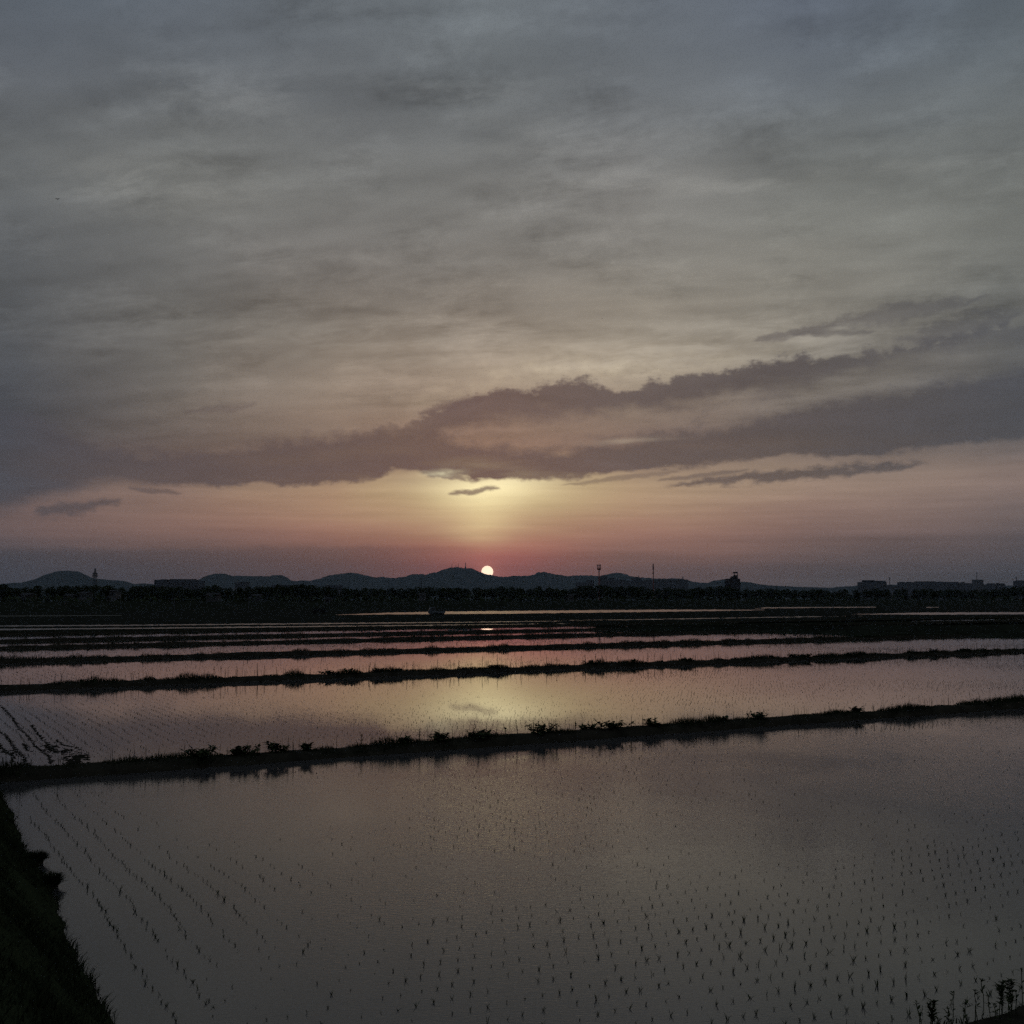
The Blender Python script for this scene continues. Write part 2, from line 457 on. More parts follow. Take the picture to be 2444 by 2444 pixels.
def tube(bm, p0, p1, r0, r1=None, n=6, cap=True):
    r1 = r0 if r1 is None else r1
    p0, p1 = Vector(p0), Vector(p1)
    d = (p1 - p0).normalized()
    a = d.orthogonal().normalized(); b = d.cross(a)
    rings = []
    for p, r in ((p0, r0), (p1, r1)):
        rings.append([bm.verts.new(p + (a * math.cos(2 * math.pi * i / n) + b * math.sin(2 * math.pi * i / n)) * r) for i in range(n)])
    for i in range(n):
        bm.faces.new((rings[0][i], rings[0][(i + 1) % n], rings[1][(i + 1) % n], rings[1][i]))
    if cap:
        bm.faces.new(rings[0][::-1]); bm.faces.new(rings[1])

def empty(name, loc, rz=0.0):
    o = bpy.data.objects.new(name, None)
    o.location = loc; o.rotation_euler = (0, 0, rz); o.empty_display_size = 0.2
    col.objects.link(o)
    return o

def tag(o, label, cat, group=None, kind=None):
    if label: o['label'] = label
    if cat: o['category'] = cat
    if group: o['group'] = group
    if kind: o['kind'] = kind
    return o

def blades(base, h, lean, w, bend=0.34):
    """base (n,3), h (n), lean (n,2) horizontal tip offset, w (n) -> verts, tris (5 verts, 3 tris each)"""
    n = len(base)
    lx, ly = lean[:, 0], lean[:, 1]
    L = np.sqrt(lx ** 2 + ly ** 2) + 1e-6
    ang = rng.uniform(0, np.pi, n)
    sx, sy = np.cos(ang) * w / 2, np.sin(ang) * w / 2
    V = np.zeros((n, 5, 3), np.float32)
    for k, (fz, fl, fw) in enumerate(((0.0, 0.0, 1.0), (0.0, 0.0, -1.0), (0.62, bend, 0.8), (0.62, bend, -0.8), (1.0, 1.0, 0.0))):
        V[:, k, 0] = base[:, 0] + lx * fl + sx * fw
        V[:, k, 1] = base[:, 1] + ly * fl + sy * fw
        V[:, k, 2] = base[:, 2] + h * fz
    off = (np.arange(n) * 5)[:, None]
    T = np.concatenate([off + np.array([[0, 1, 3]]), off + np.array([[0, 3, 2]]), off + np.array([[2, 3, 4]])], axis=0)
    return V.reshape(-1, 3), T

def vnoise(x, seed=0):
    """smooth 1-D value noise on arrays"""
    r = np.random.default_rng(seed).uniform(-1, 1, 4096)
    i = np.floor(x).astype(int); f = x - i; f = f * f * (3 - 2 * f)
    return r[i % 4096] * (1 - f) + r[(i + 1) % 4096] * f

def vnoise2(x, y, seed=0):
    r = np.random.default_rng(seed).uniform(-1, 1, (256, 256))
    i = np.floor(x).astype(int); j = np.floor(y).astype(int)
    f = x - i; k = y - j; f = f * f * (3 - 2 * f); k = k * k * (3 - 2 * k)
    a = r[i % 256, j % 256] * (1 - f) + r[(i + 1) % 256, j % 256] * f
    b = r[i % 256, (j + 1) % 256] * (1 - f) + r[(i + 1) % 256, (j + 1) % 256] * f
    return a * (1 - k) + b * k

# ------------------------------------------------------------------ ground sheet
bm = bmesh.new()
q = [bm.verts.new(c) for c in ((-14000, -1500, -0.04), (14000, -1500, -0.04), (14000, 14000, -0.04), (-14000, 14000, -0.04))]
bm.faces.new(q)
tag(link('ground', bm_mesh('ground', bm), M['earth']), None, None, kind='structure')

# ------------------------------------------------------------------ paddies: dikes and water
def line(pa, pb):
    a, b = gp(*pa), gp(*pb)
    d = (b - a).normalized()
    return a, d, (b - a).length
DK = [  # near waterline in the photograph (left edge, right edge), height, top width, extra length either side
    ((0, 1869), (2444, 1690), 0.17, 0.45, 18.0, 'nearest grassy mud dike with clumps of leafy weeds', 800, 0.135),
    ((0, 1650), (2444, 1556), 0.17, 0.45, 25.0, 'second mud dike from the camera, set with upright stalks', 560, 0.175),
    ((0, 1583), (2444, 1515), 0.19, 0.50, 30.0, 'third mud dike from the camera, low and evenly overgrown', 240, 0.17),
    ((0, 1550), (2444, 1493), 0.19, 0.60, 40.0, 'fourth mud dike from the camera', 130, 0.15),
    ((0, 1533), (2444, 1483), 0.20, 0.65, 40.0, 'fifth mud dike from the camera', 110, 0.15),
    ((0, 1516), (2444, 1474), 0.20, 0.70, 50.0, 'sixth mud dike, farthest before the dark fields', 90, 0.15),
]
lines = []
def dike(a, d, length, ext, h, w, label, dens, gh, seed, near_step):
    nrm = Vector((-d.y, d.x, 0))
    tot = length + 2 * ext
    n = int(tot / near_step)
    t = np.linspace(-ext, length + ext, n)
    edge_n = 0.05 * vnoise(t * 1.1, seed) + 0.03 * vnoise(t * 3.7, seed + 1)
    edge_f = 0.05 * vnoise(t * 1.0, seed + 2) + 0.03 * vnoise(t * 3.1, seed + 3)
    top = h * (1 + 0.16 * vnoise(t * 0.45, seed + 4) + 0.12 * vnoise(t * 2.0, seed + 5))
    prof = [(0.0 + edge_n - 0.03, -0.06 + 0 * t), (0.02 + edge_n, 0.02 + 0 * t), (0.10 + edge_n, top * 0.72), (0.20 + edge_n, top),
            (0.20 + w * 0.5 + 0 * t, top * 1.04), (0.15 + w + edge_f, top * 0.95), (0.25 + w + edge_f, top * 0.6), (0.34 + w + edge_f, -0.06 + 0 * t)]
    V = []
    for off, z in prof:
        V.append(np.stack([a.x + d.x * t + nrm.x * off, a.y + d.y * t + nrm.y * off, z], 1))
    V = np.stack(V, 1)      # n, 8, 3
    T = []
    k = len(prof)
    i = np.arange(n - 1)
    for j in range(k - 1):
        A, B, C, E = i * k + j, (i + 1) * k + j, (i + 1) * k + j + 1, i * k + j + 1
        T += [np.stack([A, B, C], 1), np.stack([A, C, E], 1)]
    o = link('paddy_dike', np_mesh('paddy_dike', V.reshape(-1, 3), np.concatenate(T)), M['mud'])
    tag(o, label, 'dike', 'dikes between the paddies', 'structure')
    # grass along it
    ng = int(tot * dens)
    tt = rng.uniform(-ext, length + ext, ng)
    oo = rng.uniform(0.06, w + 0.3, ng)
    tp = np.interp(tt, t, top)
    zz = tp * np.clip(np.minimum(oo / 0.18, (w + 0.34 - oo) / 0.2), 0, 1) - 0.01
    clump = np.clip(0.55 + 0.6 * vnoise(tt * 0.9, seed + 7) + 0.5 * vnoise(tt * 3.0, seed + 8), 0.08, 1.8)
    hh = gh * clump * rng.uniform(0.4, 1.25, ng)
    tall = rng.random(ng) < 0.010 * (gh / 0.12) ** 2
    hh[tall] = gh * rng.uniform(1.6, 3.0, tall.sum())
    base = np.stack([a.x + d.x * tt + nrm.x * oo, a.y + d.y * tt + nrm.y * oo, zz], 1)
    th = rng.uniform(0, 2 * np.pi, ng)
    ln = hh * rng.uniform(0.1, 0.8, ng); ln[tall] *= 0.2
    dist = max(10.0, abs(a.y))
    wd = rng.uniform(0.006, 0.014, ng) * max(1.0, dist / 30.0) ** 0.8
    V, T = blades(base, hh, np.stack([np.cos(th) * ln, np.sin(th) * ln], 1), wd)
    go = link('grass', np_mesh('grass', V, T), M['grass'])
    tag(go, label.split(',')[0].replace('grassy ', '') + ': short dark grass growing on it', 'grass', None, 'stuff')
    return a, d, nrm, length, w

for i, (pa, pb, h, w, ext, label, dens, gh) in enumerate(DK):
    a, d, L = line(pa, pb)
    lines.append(dike(a, d, L, ext, h, w, label, dens, gh, 100 + i * 20, (0.2, 0.35, 0.5, 0.7, 0.8, 0.9)[i]))

# near dike, its far waterline runs parallel to the first one; only its right end is in view
a1, d1, n1v, L1, w1 = lines[0]
pn = gp(2444, 2418)
near_a = pn - d1 * 14.0 - n1v * 0.89
nl = dike(near_a, d1, 22.0, 4.0, 0.20, 0.55, 'weedy mud dike just entering at the bottom right corner', 420, 0.10, 900, 0.2)

def centre_pt(ln, t):
    a, d, nrm, L, w = ln
    return a + d * t + nrm * (0.17 + w / 2)
WM = [
    water_mat('water_first', 0.11, 13.0, 24.0, 3.2, 0.0, ((-0.3, 15.2), (2.6, 4.2))),
    water_mat('water_second', 0.05, 7.0, 20.0, 2.5, 0.0),
    water_mat('water_third', 0.045, 6.0, 20.0, 2.5, 0.0),
    water_mat('water_fourth', 0.05, 6.0, 20.0, 2.5, 0.0),
    water_mat('water_fifth', 0.05, 6.0, 20.0, 2.5, 0.0),
    water_mat('water_sixth', 0.035, 5.0, 20.0, 2.5, 0.0),
    water_mat('water_far', 0.25, 5.0, 20.0, 2.0, 0.16),
]
allln = [nl] + lines
for i in range(len(allln) - 1):
    A, B = allln[i], allln[i + 1]
    ea, eb = (16, 16)
    if i == 0:
        pts = [centre_pt(A, -2.0), centre_pt(A, 40.0), centre_pt(B, B[3] + 17), centre_pt(B, -1.5)]
    else:
        ea = 17 if i == 1 else 24
        pts = [centre_pt(A, -ea), centre_pt(A, A[3] + ea), centre_pt(B, B[3] + 24), centre_pt(B, -24)]
    bm = bmesh.new()
    bm.faces.new([bm.verts.new((p.x, p.y, 0.0)) for p in pts])
    tag(link('water', bm_mesh('water', bm), WM[i]), 'flooded paddy water, number %s from the camera' % ['one', 'two', 'three', 'four', 'five', 'six'][i], 'water', None, 'structure')

def sheet(name, pts, m, z=0.0, kind='structure', label=None):
    bm = bmesh.new()
    if name == 'water':
        fine = []
        for (xa, ya), (xb, yb) in zip(pts, pts[1:] + pts[:1]):
            m_ = max(1, int(abs(xb - xa) / 7))
            for q in range(m_):
                f = q / m_
                fine.append((xa + (xb - xa) * f, ya + (yb - ya) * f + (rnd.gauss(0, 0.28) if q else 0)))
        pts = fine
    vs_ = [bm.verts.new(gp(x, y, z)) for x, y in pts]
    bm.faces.new(vs_)
    o = link(name, bm_mesh(name, bm), m)
    tag(o, label, None, None, kind)
    return o
# far strips of water lying among the dark fields
FAR = [
    [(800, 1467.5), (1000, 1466), (1222, 1464.5), (1500, 1461), (1720, 1458), (1840, 1455.6), (1720, 1455), (1560, 1455), (1222, 1458), (1050, 1459.5), (920, 1462.5)],
    [(1800, 1452.5), (1960, 1450.5), (2090, 1450), (2090, 1447.5), (1960, 1447.5), (1830, 1448.5)],
    [(1720, 1491), (1850, 1489.5), (2100, 1484), (2260, 1480), (2420, 1476), (2400, 1473.5), (2240, 1476), (2000, 1480.5), (1800, 1484)],
    [(2030, 1466), (2250, 1467), (2444, 1466), (2600, 1464), (2600, 1459), (2444, 1461), (2200, 1462)],
    [(2210, 1450.5), (2240, 1450.2), (2240, 1448.6), (2210, 1448.9)],
    [(2080, 1495), (2250, 1494), (2444, 1494.5), (2600, 1494), (2600, 1483), (2444, 1484), (2250, 1488.5)],
    [(-120, 1505), (300, 1501.5), (700, 1497), (1100, 1492.3), (1400, 1488), (1100, 1490.3), (700, 1494.5), (300, 1498.5), (-120, 1501.5)],
    [(-120, 1496), (300, 1493.5), (700, 1490), (1050, 1486.5), (1500, 1480.5), (1050, 1484.8), (700, 1487.5), (300, 1491.3), (-120, 1493.5)],
    [(1250, 1481), (1500, 1479.4), (1700, 1476.5), (1900, 1473), (2060, 1470), (1900, 1471.6), (1700, 1474.7), (1500, 1477.8)],
]
grey_far = water_mat('water_grey_far', 0.3, 5.0, 20.0, 2.0, 0.30)
for i, p in enumerate(FAR):
    sheet('water', p, grey_far if i >= 5 else WM[6], 0.0, label='thin strip of water among the far dark fields')
# broad grassy strip on the right, behind the fourth paddy
def raised(name, near, far, h, m, label, step=1.2, seed=5, tuft=0.0):
    """a low bank between two pixel polylines on the ground"""
    A = [gp(*p) for p in near]; B = [gp(*p) for p in far]
    def res(P):
        L = [0.0]
        for u, w_ in zip(P, P[1:]): L.append(L[-1] + (w_ - u).length)
        n = max(8, int(L[-1] / step))
        s = np.linspace(0, L[-1], n)
        return s, np.interp(s, L, [p.x for p in P]), np.interp(s, L, [p.y for p in P]), n
    s, ax, ay, n = res(A)
    Lb = np.linspace(0, 1, len(B)); Lq = np.linspace(0, 1, n)
    bx, by = np.interp(Lq, Lb, [p.x for p in B]), np.interp(Lq, Lb, [p.y for p in B])
    V = []
    taper = np.clip(np.minimum(np.arange(n), np.arange(n)[::-1]) / 4.0, 0.05, 1)
    for f, z in ((0.0, -0.06), (0.06, 0.7), (0.2, 1.0), (0.5, 1.05), (0.8, 1.0), (0.94, 0.7), (1.0, -0.06)):
        zz = np.where(z > 0, h * z * taper * (1 + 0.25 * vnoise(s * 0.3, seed) + 0.15 * vnoise(s * 1.1, seed + 1)), -0.06)
        V.append(np.stack([ax + (bx - ax) * f, ay + (by - ay) * f, zz], 1))
    k = len(V); V = np.stack(V, 1); T = []
    i = np.arange(n - 1)
    for j in range(k - 1):
        P, Q, W, E = i * k + j, (i + 1) * k + j, (i + 1) * k + j + 1, i * k + j + 1
        T += [np.stack([P, Q, W], 1), np.stack([P, W, E], 1)]
    o = link(name, np_mesh(name, V.reshape(-1, 3), np.concatenate(T)), m)
    tag(o, label, None, None, 'structure')
    if tuft:
        ng = 9000
        f = rng.uniform(0.03, 0.97, ng); u = rng.uniform(0, 1, ng)
        bxx = np.interp(u, Lq, ax) * (1 - f) + np.interp(u, Lq, bx) * f
        byy = np.interp(u, Lq, ay) * (1 - f) + np.interp(u, Lq, by) * f
        hh = tuft * rng.uniform(0.3, 1.3, ng)
        th = rng.uniform(0, 6.28, ng)
        Vb, Tb = blades(np.stack([bxx, byy, np.full(ng, h * 0.6)], 1), hh, np.stack([np.cos(th), np.sin(th)], 1) * (hh * 0.5)[:, None], rng.uniform(0.03, 0.08, ng))
        tag(link('grass', np_mesh('grass', Vb, Tb), M['fargrass']), label + ': rough grass', 'grass', None, 'stuff')
raised('grassy_bank', [(1420, 1503), (1650, 1505), (1850, 1509), (2050, 1515), (2250, 1519), (2460, 1520), (2700, 1517)],
       [(1420, 1501), (1650, 1500), (1850, 1498), (2050, 1497), (2250, 1496), (2460, 1495), (2700, 1493)], 0.32, M['fargrass'],
       'broad dark grassy bank at the right behind the fourth paddy', tuft=0.28)
# low field banks between the far strips
for k, (nr, fr, hh) in enumerate([
    ([(-200, 1509.5), (500, 1502.3), (1200, 1494.6)], [(-200, 1508), (500, 1500.9), (1200, 1493.2)], 0.10),
    ([(1450, 1494), (1700, 1493.5), (2000, 1489), (2444, 1483), (2700, 1480)], [(1450, 1492.6), (1700, 1492.2), (2000, 1487.2), (2444, 1481), (2700, 1478)], 0.14),
    ([(790, 1470), (1300, 1466), (1800, 1460), (2100, 1454)], [(790, 1469), (1300, 1464.9), (1800, 1458.9), (2100, 1453)], 0.10)]):
    raised('far_bank', nr, fr, hh, M['fargrass'], ['low bank behind the sixth dike at the left', 'low bank along the bright strip at the right', 'low bank in front of the far bright strip'][k], 3.0, 40 + k)
sheet('path', [(-150, 1471.6), (120, 1470.4), (290, 1469.2), (290, 1468.4), (120, 1469.3), (-150, 1470.4)], M['path'], 0.02, label='thin pale track across the dark field at the left')

# levee in front of the trees
def levee():
    pts = [(-500, 1464), (0, 1461), (600, 1456), (1200, 1452.5), (1800, 1449), (2444, 1446), (3000, 1444)]
    P = [gp(*p) for p in pts]
    n = 240
    L = np.linspace(0, 1, len(P)); s = np.linspace(0, 1, n)
    x = np.interp(s, L, [p.x for p in P]); y = np.interp(s, L, [p.y for p in P])
    V = []
    for off, z in ((0, -0.06), (4, 1.0), (8.5, 2.3), (10, 2.6), (14, 2.6), (16, 2.2), (24, -0.06)):
        zz = np.where(z > 0, z * (1 + 0.05 * vnoise(s * 60, 3)), z)
        V.append(np.stack([x - 0.35 * off, y + 0.94 * off, zz], 1))
    k = len(V); V = np.stack(V, 1); T = []
    i = np.arange(n - 1)
    for j in range(k - 1):
        A, B, C, E = i * k + j, (i + 1) * k + j, (i + 1) * k + j + 1, i * k + j + 1
        T += [np.stack([A, B, C], 1), np.stack([A, C, E], 1)]
    tag(link('levee', np_mesh('levee', V.reshape(-1, 3), np.concatenate(T)), M['fargrass']), None, None, None, 'structure')
levee()

# ------------------------------------------------------------------ grass bank at the left, on which the camera stands
E0, E1 = gp(268, 2444), gp(6, 1905)
bd = (E1 - E0).normalized()                 # along the water's edge, away from the camera
bn = Vector((-bd.y, bd.x, 0))               # to the left, up the bank
if bn.x > 0: bn = -bn
def bank_pt(t, off):
    return E0 + bd * t + bn * off
BH, BS = 1.6, 1.15
def bank_z(off):
    return np.clip(off * BS, 0, BH) if isinstance(off, np.ndarray) else min(max(off * BS, 0), BH)
t = np.linspace(-14, 60, 300)
ew = 0.05 * vnoise(t * 0.8, 61) + 0.05 * vnoise(t * 2.9, 62)
prof = [(-0.06, -0.06), (0.0, 0.02), (0.3, 0.36), (0.8, 0.92), (1.38, 1.55), (1.7, 1.62), (3.5, 1.62), (5.5, 1.6), (7.5, -0.05)]
V = []
for off, z in prof:
    o_ = off + ew * (1.0 if off < 1.5 else 0.4)
    zz = z + (0.05 * vnoise(t * 1.7 + off * 13, 63) if z > 0.1 else 0)
    V.append(np.stack([E0.x + bd.x * t + bn.x * o_, E0.y + bd.y * t + bn.y * o_, zz + 0 * t], 1))
k = len(V); V = np.stack(V, 1); T = []
i = np.arange(len(t) - 1)
for j in range(k - 1):
    A, B, C, E = i * k + j, (i + 1) * k + j, (i + 1) * k + j + 1, i * k + j + 1
    T += [np.stack([A, B, C], 1), np.stack([A, C, E], 1)]
tag(link('grass_bank', np_mesh('grass_bank', V.reshape(-1, 3), np.concatenate(T)), M['grass']), 'steep grassy embankment in the lower left corner', None, None, 'structure')
ng = 60000
tt = rng.uniform(-3.5, 16, ng)
oo = rng.uniform(-0.04, 3.2, ng) + np.interp(tt, t, ew)
hh = rng.uniform(0.04, 0.12, ng) * np.clip(0.8 + 0.5 * vnoise2(tt * 2, oo * 3, 64), 0.3, 1.5)
base = np.stack([E0.x + bd.x * tt + bn.x * oo, E0.y + bd.y * tt + bn.y * oo, np.interp(oo - np.interp(tt, t, ew), [p_[0] for p_ in prof], [p_[1] for p_ in prof]) - 0.02], 1)
th = rng.uniform(0, 6.28, ng)
ln = hh * rng.uniform(0.2, 1.0, ng)
lean = np.stack([np.cos(th) * ln - bn.x * hh * 0.35, np.sin(th) * ln - bn.y * hh * 0.35], 1)
Vb, Tb = blades(base, hh, lean, rng.uniform(0.006, 0.014, ng))
tag(link('grass', np_mesh('grass', Vb, Tb), M['grass']), 'dark green grass covering the embankment at the lower left', 'grass', None, 'stuff')

def tussock(px, py, r, label):
    p = gp(px, py)
    o = empty('grass_tussock', p)
    tag(o, label, 'grass tussock', 'grass tussocks at the foot of the bank')
    n = 900
    th = rng.uniform(0, 6.28, n); rr = r * 0.35 * np.sqrt(rng.random(n))
    b = np.stack([np.cos(th) * rr, np.sin(th) * rr, np.zeros(n)], 1)
    out = r * rng.uniform(0.3, 1.0, n)
    h = r * 1.1 * np.sqrt(np.clip(1 - (out / (r * 1.15)) ** 2, 0.05, 1)) * rng.uniform(0.7, 1.05, n)
    lean = np.stack([np.cos(th) * out, np.sin(th) * out], 1)
    Vb, Tb = blades(b, h, lean, rng.uniform(0.008, 0.018, n))
    link('foliage', np_mesh('foliage', Vb, Tb), M['grass'], o)
    bm = bmesh.new()
    bmesh.ops.create_icosphere(bm, subdivisions=2, radius=r * 0.55)
    for v_ in bm.verts:
        v_.co.z = v_.co.z * 0.8 + r * 0.15
        v_.co *= 1 + 0.15 * math.sin(v_.co.x * 40) * math.cos(v_.co.y * 33)
    link('root_clump', bm_mesh('root_clump', bm), M['mud'], o)
tussock(86, 2062, 0.16, 'small round grass tussock at the water edge, upper of two by the left bank')
tussock(120, 2118, 0.17, 'grass tussock bulging over the water, lower of two by the left bank')

# ------------------------------------------------------------------ rice seedlings
def seedling_proto(seed):
    r = np.random.default_rng(seed)
    n = int(r.integers(5, 12))
    th = r.uniform(0, 6.28, n)
    h = r.uniform(0.35, 1.0, n); ln = r.uniform(0.1, 1.15, n) * h * r.uniform(0.5, 1.0)
    b = np.stack([np.cos(th) * 0.05, np.sin(th) * 0.05, np.full(n, -0.08)], 1)
    ang = r.uniform(0, np.pi, n)
    V, T = blades(b, h + 0.08, np.stack([np.cos(th) * ln, np.sin(th) * ln], 1), np.full(n, 0.075), 0.5)
    return V, T
PROTO = [seedling_proto(s) for s in range(14)]

def lattice(A, B, rows_along_u, off0, off1, t0, t1, du, dn):
    """points between offsets off0..off1 from line A measured across the paddy, t0..t1 along it"""
    a, d, nrm = A[0], A[1], A[2]
    if rows_along_u:
        ts = np.arange(t0, t1, du); os_ = np.arange(off0, off1, dn)
    else:
        ts = np.arange(t0, t1, dn); os_ = np.arange(off0, off1, du)
    tg, og = np.meshgrid(ts, os_)
    tg = tg.ravel() + rng.normal(0, 0.014, tg.size); og = og.ravel() + rng.normal(0, 0.014, og.size)
    og = og + 0.10 * vnoise(tg * 0.25 + 3, 5) ; tg = tg + 0.06 * vnoise(og * 0.5, 6)
    return np.stack([a.x + d.x * tg + nrm.x * og, a.y + d.y * tg + nrm.y * og], 1), tg, og

cosT, sinT = math.cos(TILT), math.sin(TILT)
def project(P):
    y = P[:, 1] * cosT + (-CAMZ) * sinT
    z = -P[:, 1] * sinT + (-CAMZ) * cosT
    return 1222 + FPX * P[:, 0] / y, 1222 - FPX * z / y

near_pts, far_pts = [], []       # (x, y, height)
def add_pts(P, hgt, keep):
    px, py = project(P)
    vis = keep & (px > -60) & (px < 2504) & (py < 2490)
    far_pts.append(np.column_stack([P[vis], hgt[vis]]))
# paddy one: headland rows parallel to the near dike, then rows running away from the camera
nearL = nl
W1 = (a1 - (nl[0] + nl[2] * 0.9)).dot(nl[2])
P, tg, og = lattice(nl, None, True, 1.05, 5.6, -4, 40, 0.165, 0.30)
e_off = (P - np.array([E0.x, E0.y])) @ np.array([bn.x, bn.y])
px, py = project(P)
patch = vnoise2(P[:, 0] * 0.35 + 9, P[:, 1] * 0.35, 21)
hgt = 0.041 + 0.022 * patch + rng.normal(0, 0.010, len(P))
add_pts(P, np.clip(hgt, 0.012, 0.085), (rng.random(len(P)) < np.clip(0.82 + 0.45 * patch, 0.15, 0.98)) & (e_off < -0.25) & (px > 480))
P, tg, og = lattice(nl, None, False, 1.0, W1 + 0.6, -4, 40, 0.17, 0.31)
e_off = (P - np.array([E0.x, E0.y])) @ np.array([bn.x, bn.y])
px, py = project(P)
patch = vnoise2(P[:, 0] * 0.3, P[:, 1] * 0.3, 22)
left = np.clip((-e_off) / 2.4, 0, 1)
hgt = 0.024 + 0.014 * patch + 0.026 * (1 - left) + rng.normal(0, 0.009, len(P))
prob = np.clip(0.30 + 0.40 * patch + 0.75 * (1 - left), 0.04, 0.97)
prob = np.where((og > 5.4) | (px < 520), prob, 0.0)
add_pts(P, np.clip(hgt, 0.010, 0.08), (rng.random(len(P)) < prob) & (e_off < -0.22))
# headland by the first dike
P, tg, og = lattice(nl, None, True, W1 - 1.3, W1 + 0.2, -4, 40, 0.17, 0.3)
e_off = (P - np.array([E0.x, E0.y])) @ np.array([bn.x, bn.y])
patch = vnoise2(P[:, 0] * 0.3, P[:, 1] * 0.3, 23)
add_pts(P, np.clip(0.04 + 0.02 * patch, 0.015, 0.08), (rng.random(len(P)) < np.clip(0.35 + 0.4 * patch, 0.05, 0.9)) & (e_off < -0.3))
# the paddies behind
for i in range(5):
    A, B = lines[i], lines[i + 1]
    Wd = (B[0] - A[0]).dot(A[2])
    ext = 10
    du, dn = (0.17, 0.30)
    keepf = (1.0, 0.6, 0.5, 0.3, 0.2)[i]
    for rows_u, o0, o1, pr in ((True, 1.3, 4.2, 0.55), (False, 4.2, Wd - 3.2, 0.40), (True, Wd - 3.4, Wd - 0.3, 0.85)):
        P, tg, og = lattice(A, B, rows_u, o0, o1, -ext, A[3] + ext * 2.5, du, dn)
        patch = vnoise2(P[:, 0] * 0.16 + 50 * i, P[:, 1] * 0.16, 30 + i)
        hgt = 0.032 + 0.018 * patch + rng.normal(0, 0.009, len(P)) + 0.010 * i
        pr_ = np.clip(pr + 0.45 * patch, 0.04, 0.98) * keepf
        add_pts(P, np.clip(hgt, 0.012, 0.10), rng.random(len(P)) < pr_)
allp = np.concatenate(far_pts)
px, py = project(allp)
size = allp[:, 2] / allp[:, 1]
inside = (px > 5) & (px < 2440) & (py < 2436)
order = np.argsort(-np.where(inside, size, 0))
pick = order[:300]
rest = np.ones(len(allp), bool); rest[pick] = False
pm = [np_mesh('rice_seedling', V, T) for V, T in PROTO]
for q_ in pm: q_.materials.append(M['rice'])
for j in pick:
    x, y, h = allp[j]
    o = link('rice_seedling', pm[int(rng.integers(len(pm)))])
    o.location = (x, y, 0.0); o.rotation_euler = (0, 0, rng.uniform(0, 6.28))
    s = float(h) * 0.95
    o.scale = (s * rng.uniform(0.7, 1.4), s * rng.uniform(0.7, 1.4), s * rng.uniform(0.8, 1.25))
    tag(o, 'small dark rice seedling standing in the shallow water of the nearest paddy', 'rice seedling', 'rice seedlings nearest the camera')
VV, TT = [], []
cnt = 0
R_ = allp[rest]
pid = rng.integers(len(PROTO), size=len(R_))
for k_, (Vp, Tp) in enumerate(PROTO):
    S_ = R_[pid == k_]
    n = len(S_)
    if n == 0: continue
    # seedlings far off need only their upper blades
    an = rng.uniform(0, 6.28, n); c, s = np.cos(an), np.sin(an)
    sc = S_[:, 2] * 0.95
    wx = np.maximum(1.0, S_[:, 1] / 40.0) ** 0.35
    X = (Vp[None, :, 0] * c[:, None] - Vp[None, :, 1] * s[:, None]) * (sc * wx)[:, None] + S_[:, 0:1]
    Y = (Vp[None, :, 0] * s[:, None] + Vp[None, :, 1] * c[:, None]) * (sc * wx)[:, None] + S_[:, 1:2]
    Z = Vp[None, :, 2] * sc[:, None]
    VV.append(np.stack([X, Y, Z], 2).reshape(-1, 3))
    TT.append((Tp[None] + (np.arange(n) * len(Vp))[:, None, None]).reshape(-1, 3) + cnt)
    cnt += n * len(Vp)
tag(link('rice_seedlings', np_mesh('rice_seedlings', np.concatenate(VV), np.concatenate(TT)), M['rice']),
    'rows of rice seedlings beyond count across the flooded paddies', 'rice seedlings', None, 'stuff')

# floating straw and algae at the left end of the second paddy
def flakes(paths, blobs):
    V, T = [], []
    c = 0
    def flake(x, y, r):
        nonlocal c
        m_ = 7; a0 = rnd.uniform(0, 6.28); st = rnd.uniform(1.2, 3.0); ro = rnd.uniform(0, 3.14)
        V.append((x, y, 0.012))
        for q in range(m_):
            a = a0 + q * 6.283 / m_; rr = r * rnd.uniform(0.5, 1.2)
            ux, uy = math.cos(a) * rr * st, math.sin(a) * rr
            V.append((x + ux * math.cos(ro) - uy * math.sin(ro), y + ux * math.sin(ro) + uy * math.cos(ro), 0.003))
        for q in range(m_):
            T.append((c, c + 1 + q, c + 1 + (q + 1) % m_))
        c += m_ + 1
    for P in paths:
        G_ = [gp(*p) for p in P]
        for u, w_ in zip(G_, G_[1:]):
            n = max(3, int((w_ - u).length / 0.06))
            for q in range(n):
                p = u.lerp(w_, q / n)
                if rnd.random() < 0.9:
                    flake(p.x + rnd.gauss(0, 0.022), p.y + rnd.gauss(0, 0.022), rnd.uniform(0.012, 0.034))
    for (x, y, sx, sy, n) in blobs:
        for q in range(n):
            p = gp(x + rnd.gauss(0, sx), y + rnd.gauss(0, sy))
            flake(p.x, p.y, rnd.uniform(0.012, 0.045))
    return V, T
fp = [[(0, 1683), (25, 1708), (43, 1735), (62, 1752), (75, 1766), (85, 1783), (105, 1797), (118, 1805), (122, 1824)],
      [(0, 1745), (18, 1760), (30, 1780), (45, 1797), (58, 1808), (65, 1828)],
      [(75, 1730), (90, 1752), (108, 1770), (120, 1785), (135, 1798)],
      [(135, 1765), (150, 1778), (175, 1783), (195, 1786)], [(0, 1775), (10, 1795), (30, 1802), (28, 1824)], [(55, 1775), (68, 1794)]]
fb = [(122, 1785, 12, 6, 60), (160, 1793, 14, 3, 50), (180, 1812, 14, 6, 110), (172, 1820, 6, 3, 40), (200, 1806, 10, 3, 30), (25, 1797, 10, 4, 30)]
Vf, Tf = flakes(fp, fb)
